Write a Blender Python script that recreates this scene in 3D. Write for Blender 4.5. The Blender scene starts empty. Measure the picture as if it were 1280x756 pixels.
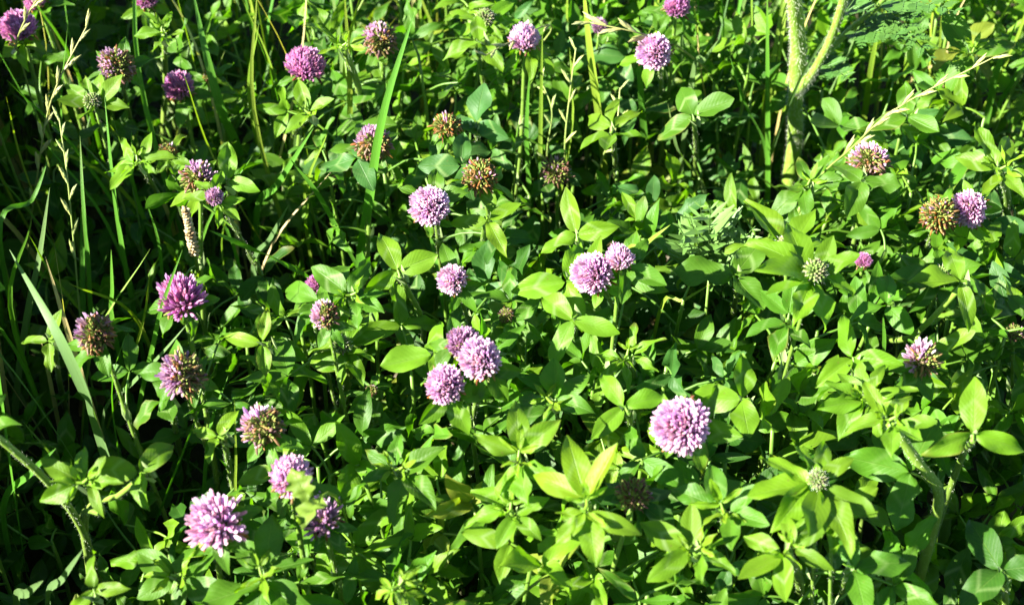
import bpy, math, random
from mathutils import Vector, Matrix, noise as mnoise

PI = math.pi
scene = bpy.context.scene
COL = scene.collection

# ------------------------------------------------------------------ camera, sky, sun, exposure
W0, H0 = 1280.0, 756.0
PITCH = math.radians(43.0)
HFOV = math.radians(38.0)
TARGET = Vector((0.0, 0.0, 0.17))
DIST = 0.86
FWD = Vector((0.0, math.cos(PITCH), -math.sin(PITCH)))
RIGHT = Vector((1.0, 0.0, 0.0))
UP = RIGHT.cross(FWD)
CAM = TARGET - FWD * DIST
FPX = (W0 / 2) / math.tan(HFOV / 2)

cam_data = bpy.data.cameras.new('camera')
cam_data.sensor_width = 36.0
cam_data.angle = HFOV
cam_data.clip_start = 0.02
cam_data.clip_end = 500.0
cam_data.dof.use_dof = True
cam_data.dof.focus_distance = 0.83
cam_data.dof.aperture_fstop = 11.0
cam = bpy.data.objects.new('camera', cam_data)
cam.matrix_world = Matrix((
    (RIGHT.x, UP.x, -FWD.x, CAM.x),
    (RIGHT.y, UP.y, -FWD.y, CAM.y),
    (RIGHT.z, UP.z, -FWD.z, CAM.z),
    (0, 0, 0, 1)))
COL.objects.link(cam)
scene.camera = cam

SUN = Vector((-0.82, -0.34, 0.56)).normalized()        # towards the sun: low, from the left and a little behind the camera
sun_data = bpy.data.lights.new('sun', 'SUN')
sun_data.energy = 5.0
sun_data.angle = math.radians(0.53)
sun_data.color = (1.0, 0.955, 0.86)
sun = bpy.data.objects.new('sun', sun_data)
sun.rotation_euler = SUN.to_track_quat('Z', 'Y').to_euler()
sun.location = SUN * 5
COL.objects.link(sun)

world = bpy.data.worlds.new('World')
scene.world = world
world.use_nodes = True
wn = world.node_tree.nodes
wn.clear()
sky = wn.new('ShaderNodeTexSky')
sky.sky_type = 'NISHITA'
sky.sun_disc = False
sky.altitude = 1500.0
sky.air_density = 0.8
sky.dust_density = 0.4
sky.sun_elevation = math.asin(SUN.z)
sky.sun_rotation = math.atan2(SUN.x, SUN.y)
bg = wn.new('ShaderNodeBackground')
bg.inputs['Strength'].default_value = 0.05
wo = wn.new('ShaderNodeOutputWorld')
world.node_tree.links.new(sky.outputs[0], bg.inputs['Color'])
world.node_tree.links.new(bg.outputs[0], wo.inputs['Surface'])

scene.view_settings.view_transform = 'Standard'
scene.view_settings.look = 'None'
scene.view_settings.exposure = 2.5
scene.view_settings.gamma = 1.0
scene.view_settings.use_curve_mapping = False
scene.cycles.max_bounces = 7
scene.cycles.diffuse_bounces = 2
scene.cycles.glossy_bounces = 2
scene.cycles.transmission_bounces = 4
scene.cycles.transparent_max_bounces = 4
scene.cycles.use_denoising = True
scene.cycles.sample_clamp_indirect = 4.0


# ------------------------------------------------------------------ projection helpers (only to read positions off the photograph)
def at(px, py, z):
    d = FWD + RIGHT * ((px - W0 / 2) / FPX) + UP * ((H0 / 2 - py) / FPX)
    return CAM + d * ((z - CAM.z) / d.z)


def proj(p):
    d = p - CAM
    dep = d.dot(FWD)
    return W0 / 2 + d.dot(RIGHT) / dep * FPX, H0 / 2 - d.dot(UP) / dep * FPX, dep


# ------------------------------------------------------------------ materials
def new_mat(name):
    m = bpy.data.materials.new(name)
    m.use_nodes = True
    m.node_tree.nodes.clear()
    return m, m.node_tree.nodes, m.node_tree.links


def math_node(N, L, op, a, b=None, c=None, clamp=False):
    n = N.new('ShaderNodeMath')
    n.operation = op
    n.use_clamp = clamp
    for i, v in enumerate((a, b, c)):
        if v is None:
            continue
        if isinstance(v, (int, float)):
            n.inputs[i].default_value = v
        else:
            L.new(v, n.inputs[i])
    return n.outputs[0]


def mix_col(N, L, fac, a, b, mode='MIX'):
    n = N.new('ShaderNodeMix')
    n.data_type = 'RGBA'
    n.blend_type = mode
    n.clamp_factor = True
    for key, v in ((0, fac), (6, a), (7, b)):
        if isinstance(v, (int, float)):
            n.inputs[key].default_value = v
        elif isinstance(v, tuple):
            n.inputs[key].default_value = (*v[:3], 1)
        else:
            L.new(v, n.inputs[key])
    return n.outputs[2]


def leaf_material(name, from_object, rough=0.50, transl=0.45, chevron=True, vein_freq=62.0):
    m, N, L = new_mat(name)
    if from_object:
        oi = N.new('ShaderNodeObjectInfo')
        base, rnd = oi.outputs['Color'], oi.outputs['Random']
    else:
        a = N.new('ShaderNodeVertexColor')
        a.layer_name = 'Col'
        base, rnd = a.outputs['Color'], 0.5
    uv = N.new('ShaderNodeUVMap')
    uv.uv_map = 'UVMap'
    sep = N.new('ShaderNodeSeparateXYZ')
    L.new(uv.outputs[0], sep.inputs[0])
    u, v = sep.outputs[0], sep.outputs[1]
    au = math_node(N, L, 'ABSOLUTE', math_node(N, L, 'MULTIPLY_ADD', u, 2.0, -1.0))
    tc = N.new('ShaderNodeTexCoord')
    no = N.new('ShaderNodeTexNoise')
    no.noise_dimensions = '4D'
    no.inputs['Scale'].default_value = 3.2
    no.inputs['Detail'].default_value = 4.0
    L.new(uv.outputs[0] if not from_object else tc.outputs['Object'], no.inputs['Vector'])
    if from_object:
        L.new(math_node(N, L, 'MULTIPLY', rnd, 37.0), no.inputs['W'])
    # blotches
    c = mix_col(N, L, 0.85, base, mix_col(N, L, no.outputs['Fac'], (0.62, 0.68, 0.60), (1.40, 1.32, 1.30)), 'MULTIPLY')
    # side veins
    ph = math_node(N, L, 'MULTIPLY', math_node(N, L, 'SUBTRACT', v, math_node(N, L, 'MULTIPLY', au, 0.30)), vein_freq)
    if not vein_freq:
        ph = math_node(N, L, 'MULTIPLY', u, 75.0)
    vein = math_node(N, L, 'SINE', ph)
    vein01 = math_node(N, L, 'POWER', math_node(N, L, 'MULTIPLY_ADD', vein, 0.5, 0.5), 5.0)
    c = mix_col(N, L, math_node(N, L, 'MULTIPLY', vein01, 0.11), c, mix_col(N, L, 0.5, base, (0.18, 0.30, 0.04)))
    mid = math_node(N, L, 'SUBTRACT', 1.0, math_node(N, L, 'DIVIDE', au, 0.055), clamp=True)
    c = mix_col(N, L, math_node(N, L, 'MULTIPLY', mid, 0.34), c, mix_col(N, L, 0.5, base, (0.26, 0.38, 0.09)))
    if chevron:
        d = math_node(N, L, 'SUBTRACT', math_node(N, L, 'ADD', v, math_node(N, L, 'MULTIPLY', au, 0.26)), 0.56)
        band = math_node(N, L, 'SUBTRACT', 1.0, math_node(N, L, 'DIVIDE', math_node(N, L, 'ABSOLUTE', d), 0.085), clamp=True)
        amt = math_node(N, L, 'MULTIPLY', math_node(N, L, 'SUBTRACT', rnd, 0.30, clamp=True), 1.15) if from_object else 0.12
        amt = math_node(N, L, 'MULTIPLY', math_node(N, L, 'MULTIPLY', band, amt), math_node(N, L, 'MULTIPLY_ADD', no.outputs['Fac'], 1.2, 0.3))
        c = mix_col(N, L, amt, c, (0.24, 0.34, 0.12))
    # small brown specks of wear
    sp = N.new('ShaderNodeTexNoise')
    sp.inputs['Scale'].default_value = 9.0
    sp.inputs['Detail'].default_value = 2.0
    L.new(tc.outputs['Object'], sp.inputs['Vector'])
    spot = math_node(N, L, 'MULTIPLY', math_node(N, L, 'SUBTRACT', sp.outputs['Fac'], 0.70, clamp=True), 7.0, clamp=True)
    c = mix_col(N, L, math_node(N, L, 'MULTIPLY', spot, 0.7), c, (0.15, 0.11, 0.035))
    if from_object:
        edge = math_node(N, L, 'MULTIPLY', math_node(N, L, 'SUBTRACT', math_node(N, L, 'MAXIMUM', au, v), 0.80, clamp=True), 7.0, clamp=True)
        old = math_node(N, L, 'MULTIPLY', math_node(N, L, 'SUBTRACT', math_node(N, L, 'FRACT', math_node(N, L, 'MULTIPLY', rnd, 13.7)), 0.80, clamp=True), 5.0, clamp=True)
        old = math_node(N, L, 'MULTIPLY', math_node(N, L, 'MULTIPLY', edge, old), no.outputs['Fac'])
        c = mix_col(N, L, old, c, (0.17, 0.14, 0.03))
    h = math_node(N, L, 'ADD', math_node(N, L, 'MULTIPLY', vein01, -0.13), math_node(N, L, 'MULTIPLY', no.outputs['Fac'], 1.2))
    fine = N.new('ShaderNodeTexNoise')
    fine.inputs['Scale'].default_value = 55.0
    fine.inputs['Detail'].default_value = 2.0
    L.new(tc.outputs['Object'], fine.inputs['Vector'])
    h = math_node(N, L, 'ADD', h, math_node(N, L, 'MULTIPLY', fine.outputs['Fac'], 0.16))
    h = math_node(N, L, 'ADD', h, math_node(N, L, 'MULTIPLY', mid, -0.9))
    bp = N.new('ShaderNodeBump')
    bp.inputs['Strength'].default_value = 0.42
    bp.inputs['Distance'].default_value = 0.0009
    L.new(h, bp.inputs['Height'])
    p = N.new('ShaderNodeBsdfPrincipled')
    L.new(c, p.inputs['Base Color'])
    p.inputs['Roughness'].default_value = rough
    p.inputs['Specular IOR Level'].default_value = 0.30
    L.new(bp.outputs[0], p.inputs['Normal'])
    t = N.new('ShaderNodeBsdfTranslucent')
    tcx = mix_col(N, L, 1.0, c, (1.30, 1.58, 0.26), 'MULTIPLY')
    L.new(tcx, t.inputs['Color'])
    mx = N.new('ShaderNodeMixShader')
    mx.inputs[0].default_value = transl
    L.new(p.outputs[0], mx.inputs[1])
    L.new(t.outputs[0], mx.inputs[2])
    o = N.new('ShaderNodeOutputMaterial')
    L.new(mx.outputs[0], o.inputs['Surface'])
    return m


def vcol_material(name, rough=0.5, transl=0.0, spec=0.4, noise=0.25, nscale=900.0):
    m, N, L = new_mat(name)
    a = N.new('ShaderNodeVertexColor')
    a.layer_name = 'Col'
    tc = N.new('ShaderNodeTexCoord')
    no = N.new('ShaderNodeTexNoise')
    no.inputs['Scale'].default_value = nscale
    no.inputs['Detail'].default_value = 3
    L.new(tc.outputs['Object'], no.inputs['Vector'])
    c = mix_col(N, L, 1.0, a.outputs['Color'], mix_col(N, L, no.outputs['Fac'], (1 - noise,) * 3, (1 + noise,) * 3), 'MULTIPLY')
    p = N.new('ShaderNodeBsdfPrincipled')
    L.new(c, p.inputs['Base Color'])
    p.inputs['Roughness'].default_value = rough
    p.inputs['Specular IOR Level'].default_value = spec
    out = p.outputs[0]
    if transl:
        t = N.new('ShaderNodeBsdfTranslucent')
        L.new(c, t.inputs['Color'])
        mx = N.new('ShaderNodeMixShader')
        mx.inputs[0].default_value = transl
        L.new(out, mx.inputs[1])
        L.new(t.outputs[0], mx.inputs[2])
        out = mx.outputs[0]
    o = N.new('ShaderNodeOutputMaterial')
    L.new(out, o.inputs['Surface'])
    return m


def soil_material():
    m, N, L = new_mat('soil')
    tc = N.new('ShaderNodeTexCoord')
    n1 = N.new('ShaderNodeTexNoise')
    n1.inputs['Scale'].default_value = 55
    n1.inputs['Detail'].default_value = 8
    n2 = N.new('ShaderNodeTexNoise')
    n2.inputs['Scale'].default_value = 3
    n2.inputs['Detail'].default_value = 4
    for n in (n1, n2):
        L.new(tc.outputs['Object'], n.inputs['Vector'])
    c = mix_col(N, L, n1.outputs['Fac'], (0.012, 0.008, 0.005), (0.050, 0.036, 0.020))
    c = mix_col(N, L, math_node(N, L, 'MULTIPLY', n2.outputs['Fac'], 0.7), c, (0.022, 0.038, 0.010))
    bp = N.new('ShaderNodeBump')
    bp.inputs['Distance'].default_value = 0.01
    L.new(n1.outputs['Fac'], bp.inputs['Height'])
    p = N.new('ShaderNodeBsdfPrincipled')
    p.inputs['Roughness'].default_value = 0.95
    p.inputs['Specular IOR Level'].default_value = 0.15
    L.new(c, p.inputs['Base Color'])
    L.new(bp.outputs[0], p.inputs['Normal'])
    o = N.new('ShaderNodeOutputMaterial')
    L.new(p.outputs[0], o.inputs['Surface'])
    return m


M_LEAF = leaf_material('clover_leaf', True)
M_GRASS = leaf_material('grass_leaf', True, rough=0.45, transl=0.30, chevron=False, vein_freq=0.0)
M_MASS = leaf_material('leaf_mass', False)
M_STEM = vcol_material('stem', 0.45, 0.10, 0.45, 0.22)
M_PETAL = vcol_material('petal', 0.5, 0.55, 0.3, 0.12)
M_CORE = vcol_material('calyx', 0.6, 0.12, 0.25, 0.3)
M_STRAW = vcol_material('straw', 0.5, 0.18, 0.4, 0.22)
M_FERN = vcol_material('feathery_leaf', 0.45, 0.25, 0.4, 0.2)
M_SOIL = soil_material()


# ------------------------------------------------------------------ mesh building
class MB:
    def __init__(self):
        self.v, self.f, self.c, self.uv = [], [], [], []

    def vert(self, p, col, uv=(0.5, 0.5)):
        self.v.append((p[0], p[1], p[2]))
        self.c.append(col)
        self.uv.append(uv)
        return len(self.v) - 1

    def tube(self, pts, radii, cols, sides=6, cap=True):
        n = len(pts)
        rings = []
        ref = None
        for i in range(n):
            t = (pts[min(i + 1, n - 1)] - pts[max(i - 1, 0)])
            if t.length < 1e-9:
                t = Vector((0, 0, 1))
            t.normalize()
            if ref is None:
                ref = t.orthogonal().normalized()
            ref = (ref - t * ref.dot(t))
            if ref.length < 1e-6:
                ref = t.orthogonal()
            ref.normalize()
            b = t.cross(ref)
            r = radii[i] if isinstance(radii, (list, tuple)) else radii
            col = cols[i] if isinstance(cols, list) else cols
            rings.append([self.vert(pts[i] + (ref * math.cos(2 * PI * k / sides) + b * math.sin(2 * PI * k / sides)) * r, col,
                                    (k / sides, i / max(1, n - 1))) for k in range(sides)])
        for i in range(n - 1):
            for k in range(sides):
                k2 = (k + 1) % sides
                self.f.append((rings[i][k], rings[i][k2], rings[i + 1][k2], rings[i + 1][k]))
        if cap:
            self.f.append(tuple(rings[-1]))
            self.f.append(tuple(reversed(rings[0])))

    def ribbon(self, pts, widths, sides_vec, cols, fold=0.0, up=None):
        """strip with three columns, folded along its middle"""
        rows = []
        n = len(pts)
        for i in range(n):
            s = sides_vec[i] if isinstance(sides_vec, list) else sides_vec
            t = (pts[min(i + 1, n - 1)] - pts[max(i - 1, 0)]).normalized()
            s = (s - t * s.dot(t)).normalized()
            nrm = t.cross(s) * -1
            if up is not None and nrm.dot(up) < 0:
                nrm = -nrm
            w = widths[i] * 0.5
            col = cols[i] if isinstance(cols, list) else cols
            vv = i / max(1, n - 1)
            rows.append((self.vert(pts[i] - s * w + nrm * w * fold, col, (0.0, vv)), self.vert(pts[i], col, (0.5, vv)),
                         self.vert(pts[i] + s * w + nrm * w * fold, col, (1.0, vv))))
        for i in range(n - 1):
            a, b = rows[i], rows[i + 1]
            self.f.append((a[0], a[1], b[1], b[0]))
            self.f.append((a[1], a[2], b[2], b[1]))

    def append(self, mesh_data, mat, col):
        off = len(self.v)
        vs, fs, uvs = mesh_data
        for p, q in zip(vs, uvs):
            w = mat @ Vector(p)
            self.v.append((w.x, w.y, w.z))
            self.c.append(col)
            self.uv.append(q)
        for f in fs:
            self.f.append(tuple(i + off for i in f))

    def mesh(self, name, mat):
        me = bpy.data.meshes.new(name)
        me.from_pydata(self.v, [], self.f)
        ca = me.color_attributes.new('Col', 'FLOAT_COLOR', 'POINT')
        flat = []
        for c in self.c:
            flat.extend((c[0], c[1], c[2], 1.0))
        ca.data.foreach_set('color', flat)
        ul = me.uv_layers.new(name='UVMap')
        uvf = []
        for f in self.f:
            for i in f:
                uvf.extend(self.uv[i])
        ul.data.foreach_set('uv', uvf)
        me.polygons.foreach_set('use_smooth', [True] * len(me.polygons))
        me.materials.append(mat)
        me.update()
        return me

    def build(self, name, mat, parent=None):
        return link(name, self.mesh(name, mat), parent)


def link(name, data, parent=None):
    o = bpy.data.objects.new(name, data)
    COL.objects.link(o)
    o.parent = parent
    return o


def thing(name, loc, label, cat, group=None):
    o = link(name, None)
    o.empty_display_size = 0.01
    o.location = loc
    o['label'] = label
    o['category'] = cat
    if group:
        o['group'] = group
    return o


def bez(pts, n):
    """smooth Catmull-Rom samples through pts"""
    P = [pts[0] * 2 - pts[1]] + list(pts) + [pts[-1] * 2 - pts[-2]]
    out = []
    segs = len(pts) - 1
    for i in range(n + 1):
        s = i / n * segs
        k = min(int(s), segs - 1)
        t = s - k
        a, b, c, d = P[k], P[k + 1], P[k + 2], P[k + 3]
        out.append(0.5 * ((2 * b) + (c - a) * t + (2 * a - 5 * b + 4 * c - d) * t * t + (3 * b - a - 3 * c + d) * t * t * t))
    return out


# ------------------------------------------------------------------ leaflets (shared mesh data)
def leaflet_data(seed, ratio, point, fold, arch, roll, wave, notch=0.0, bite=False, nv=9, half=3):
    r = random.Random(seed)
    ph = r.uniform(0, 6.28)
    vs, fs, uvs = [], [], []
    nu = 2 * half + 1
    bite_t, bite_s = r.uniform(0.45, 0.8), r.choice((-1, 1))
    for i in range(nv + 1):
        t = i / nv
        tt = 0.5 - 0.5 * math.cos(PI * t)
        tt = 0.6 * tt + 0.4 * t
        sh = math.sin(PI * min(1.0, tt ** 0.92)) ** (0.62 + 0.35 * point * tt)
        sh = max(sh, 0.02)
        if i == nv:
            sh = 0.06
        w = ratio * 0.5 * sh
        for j in range(nu):
            u = (j - half) / half
            ww = w
            if bite and u * bite_s > 0.5:
                ww *= 1 - 0.55 * math.exp(-((tt - bite_t) / 0.09) ** 2)
            x = u * ww * (1 + 0.04 * math.sin(9 * tt + ph + 2 * u))
            y = tt
            if notch and tt > 0.9 and abs(u) < 0.4:
                y -= notch * (1 - abs(u) / 0.4) * (tt - 0.9) / 0.1
            z = abs(x) * math.tan(fold) * (1 - 0.35 * abs(u)) - arch * (tt - 0.15) ** 2 + wave * math.sin(10 * tt + ph) * u * abs(u)
            z += 0.006 * math.sin(21 * tt - 2.6 * abs(u)) * abs(u) * sh
            z += roll * x * (tt - 0.2) + 0.03 * math.sin(4 * tt + ph * 2) * u
            vs.append((x, y, z))
            uvs.append(((u + 1) / 2, tt))
    for i in range(nv):
        for j in range(nu - 1):
            a = i * nu + j
            fs.append((a, a + 1, a + nu + 1, a + nu))
    return vs, fs, uvs


LEAFLETS = {'broad': [], 'narrow': [], 'mid': []}
LEAF_RAW = []
_lr = random.Random(5)
for kind, lo, hi, pt in (('broad', 0.45, 0.58, 0.45), ('mid', 0.36, 0.48, 0.8), ('narrow', 0.28, 0.36, 1.1)):
    for k in range(14):
        dat = leaflet_data(100 + k + len(kind) * 31, _lr.uniform(lo, hi), pt, math.radians(_lr.uniform(8, 42)), _lr.uniform(-0.14, 0.46),
                           _lr.uniform(-1.0, 1.0), _lr.uniform(0.01, 0.09), notch=0.05 if (kind == 'broad' and k % 3 == 0) else 0.0, bite=(k in (3, 7, 11)))
        b = MB()
        b.append(dat, Matrix.Identity(4), (0.1, 0.2, 0.03))
        LEAFLETS[kind].append(b.mesh('leaflet', M_LEAF))
for k in range(6):
    LEAF_RAW.append(leaflet_data(300 + k, _lr.uniform(0.5, 0.7), 0.4, math.radians(_lr.uniform(4, 22)), _lr.uniform(0, 0.3), _lr.uniform(-.5, .5), 0.03, nv=5, half=1))

# pigments
C_YOUNG = (0.145, 0.268, 0.010)
C_LIME = (0.108, 0.226, 0.009)
C_MID = (0.063, 0.166, 0.009)
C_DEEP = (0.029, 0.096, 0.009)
C_BLUE = (0.050, 0.140, 0.028)
C_STEM = (0.105, 0.200, 0.022)


def jit(c, r, a=0.16):
    k = 1 + r.uniform(-a, a)
    return (c[0] * k * (1 + r.uniform(-a, a) * 0.6), c[1] * k, c[2] * k * (1 + r.uniform(-a, a)))


def mixc(a, b, t):
    return tuple(a[i] * (1 - t) + b[i] * t for i in range(3))


def frame(dirv, nrm):
    y = dirv.normalized()
    z = (nrm - y * nrm.dot(y))
    if z.length < 1e-4:
        z = y.orthogonal()
    z.normalize()
    x = y.cross(z)
    return Matrix(((x.x, y.x, z.x, 0), (x.y, y.y, z.y, 0), (x.z, y.z, z.z, 0), (0, 0, 0, 1)))


def add_hairs(b, pts, radii, r, count, ln=0.0011, col=(0.55, 0.62, 0.42)):
    n = len(pts) - 1
    for _ in range(count):
        s = r.random() * n
        k = min(int(s), n - 1)
        p = pts[k].lerp(pts[k + 1], s - k)
        t = (pts[k + 1] - pts[k]).normalized()
        rad = radii[k]
        d = Vector((r.gauss(0, 1), r.gauss(0, 1), r.gauss(0, 1)))
        d = (d - t * d.dot(t))
        if d.length < 1e-3:
            continue
        d.normalize()
        s2 = t.cross(d) * 0.00006
        root = p + d * rad * 0.9
        tip = root + (d + t * r.uniform(-0.2, 0.5)) * ln * r.uniform(0.6, 1.5)
        i0 = b.vert(root - s2, col)
        i1 = b.vert(root + s2, col)
        i2 = b.vert(tip, col)
        b.f.append((i0, i1, i2))


GUARD = []          # (px, py, radius, depth): what must stay in view
LIT = []            # points that must stay in the sun


def blocked(p, size, shade=0.35):
    x, y, d = proj(p)
    sz = size / d * FPX
    for gx, gy, gr, gd in GUARD:
        if d < gd + 0.01 and (x - gx) ** 2 + (y - gy) ** 2 < (gr + sz * 0.55) ** 2:
            return True
    for q, rad in LIT:
        w = p - q
        along = w.dot(SUN)
        if along > 0.004 and (w - SUN * along).length < rad + size * shade:
            return True
    return False


def add_leaf(plant, origin, node, q, heading, nrm, size, col, r, kind='mid', lift=0.0, spread=None, petiole=True, n_leaflets=3, guard=True, drop=0.42):
    """trefoil leaf: petiole from node to q (world), leaflets round q"""
    nrm = nrm.normalized()
    hd = (heading - nrm * heading.dot(nrm))
    if hd.length < 1e-4:
        hd = nrm.orthogonal()
    hd.normalize()
    if guard and blocked(q + hd * size * 0.3, size):
        return None
    b = MB()
    mid = node.lerp(q, 0.5) + Vector((0, 0, (q - node).length * 0.10)) + (q - node).length * 0.05 * Vector((r.uniform(-1, 1), r.uniform(-1, 1), 0))
    if petiole and (q - node).length > 0.004:
        pts = bez([node, mid, q], 5)
        cs = mixc(C_STEM, col, 0.5)
        b.tube([p - node for p in pts], [0.0009, 0.0008, 0.00075, 0.0007, 0.0007, 0.0006], cs, 5, cap=False)
    else:
        b.tube([(node - node), (q - node) * 0.5 + Vector((0, 0, 0.0003)), (q - node) + Vector((0, 0, 0.0008))], [0.0009, 0.0008, 0.0006], mixc(C_STEM, col, 0.6), 5, cap=False)
    leaf = b.build('leaf', M_STEM, plant)
    leaf.location = node - origin
    sp = spread if spread is not None else math.radians(r.uniform(72, 112))
    angs = [0, sp * r.uniform(0.9, 1.1), -sp * r.uniform(0.9, 1.1)]
    for k in range(n_leaflets):
        a = angs[k]
        d = Matrix.Rotation(a, 3, nrm) @ hd
        lf = lift + r.uniform(-0.32, 0.36)
        d = (d * math.cos(lf) + nrm * math.sin(lf)).normalized()
        n2 = (nrm + Vector((r.uniform(-drop, drop), r.uniform(-drop, drop), r.uniform(-drop, drop)))).normalized()
        L_ = size * (1.0 if k == 0 else r.uniform(0.82, 1.0))
        o = link('leaflet', r.choice(LEAFLETS[kind]), leaf)
        m = frame(d, n2)
        sx = r.choice((-1, 1))
        mm = Matrix.Translation((q - node) + d * 0.0008) @ m @ Matrix.Diagonal((L_, L_, L_, 1))
        if sx < 0:
            mm = mm @ Matrix.Diagonal((-1, 1, 1, 1))
        o.matrix_local = mm
        cc = jit(col, r, 0.10)
        o.color = (*cc, 1)
    return leaf


# ------------------------------------------------------------------ flower heads
PINK = dict(tip=(0.75, 0.41, 0.64), tip2=(0.87, 0.64, 0.79), base=(0.84, 0.64, 0.76))
LILAC = dict(tip=(0.77, 0.47, 0.68), tip2=(0.88, 0.68, 0.81), base=(0.84, 0.66, 0.76))
MAGENTA = dict(tip=(0.58, 0.21, 0.46), tip2=(0.74, 0.40, 0.62), base=(0.74, 0.46, 0.60))
PURPLE = dict(tip=(0.50, 0.26, 0.45), tip2=(0.64, 0.42, 0.57), base=(0.64, 0.44, 0.52))
BROWN = ((0.36, 0.14, 0.035), (0.46, 0.23, 0.07), (0.19, 0.07, 0.035), (0.42, 0.25, 0.11))


def floret(b, origin, d, up, length, rad, ctip, cbase, r, bend=0.0, wilt=False, sides=4):
    """one pea floret: a bent tube, swelling to a blunt folded petal at its end"""
    side = d.cross(up)
    if side.length < 1e-4:
        side = d.orthogonal()
    side.normalize()
    up2 = side.cross(d).normalized()
    prof = ((0.0, 0.50), (0.45, 0.70), (0.82, 1.0), (0.95, 0.8), (1.0, 0.25)) if not wilt else \
        ((0.0, 0.5), (0.3, 0.6), (0.6, 0.75), (0.85, 0.6), (1.0, 0.2))
    pts, rr, cc = [], [], []
    j = Vector((r.gauss(0, 1), r.gauss(0, 1), r.gauss(0, 1))) * (0.10 if wilt else 0.03)
    for t, k in prof:
        p = origin + d * (length * t) + up2 * (bend * length * t * t) + side * (j.x * length * t * t) + up2 * (j.y * length * t * t)
        pts.append(p)
        rr.append(rad * k)
        cc.append(mixc(cbase, ctip, min(1.0, t * 1.15)))
    b.tube(pts, rr, cc, sides, cap=False)
    if not wilt:
        # the standard petal folded up over the tip
        p0, p1 = pts[1], pts[4] + up2 * rad * r.uniform(0.4, 1.6) + d * rad * r.uniform(0.4, 1.8)
        pm = p0.lerp(p1, 0.62) + up2 * rad * 0.9
        b.ribbon([p0, pm, pm.lerp(p1, 0.75), p1], [rad * 1.0, rad * 2.6, rad * 2.3, rad * 0.7], side, [mixc(cbase, ctip, 0.6), ctip, ctip, mixc(ctip, (0.9, 0.78, 0.86), 0.4)], fold=-0.5)


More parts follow.
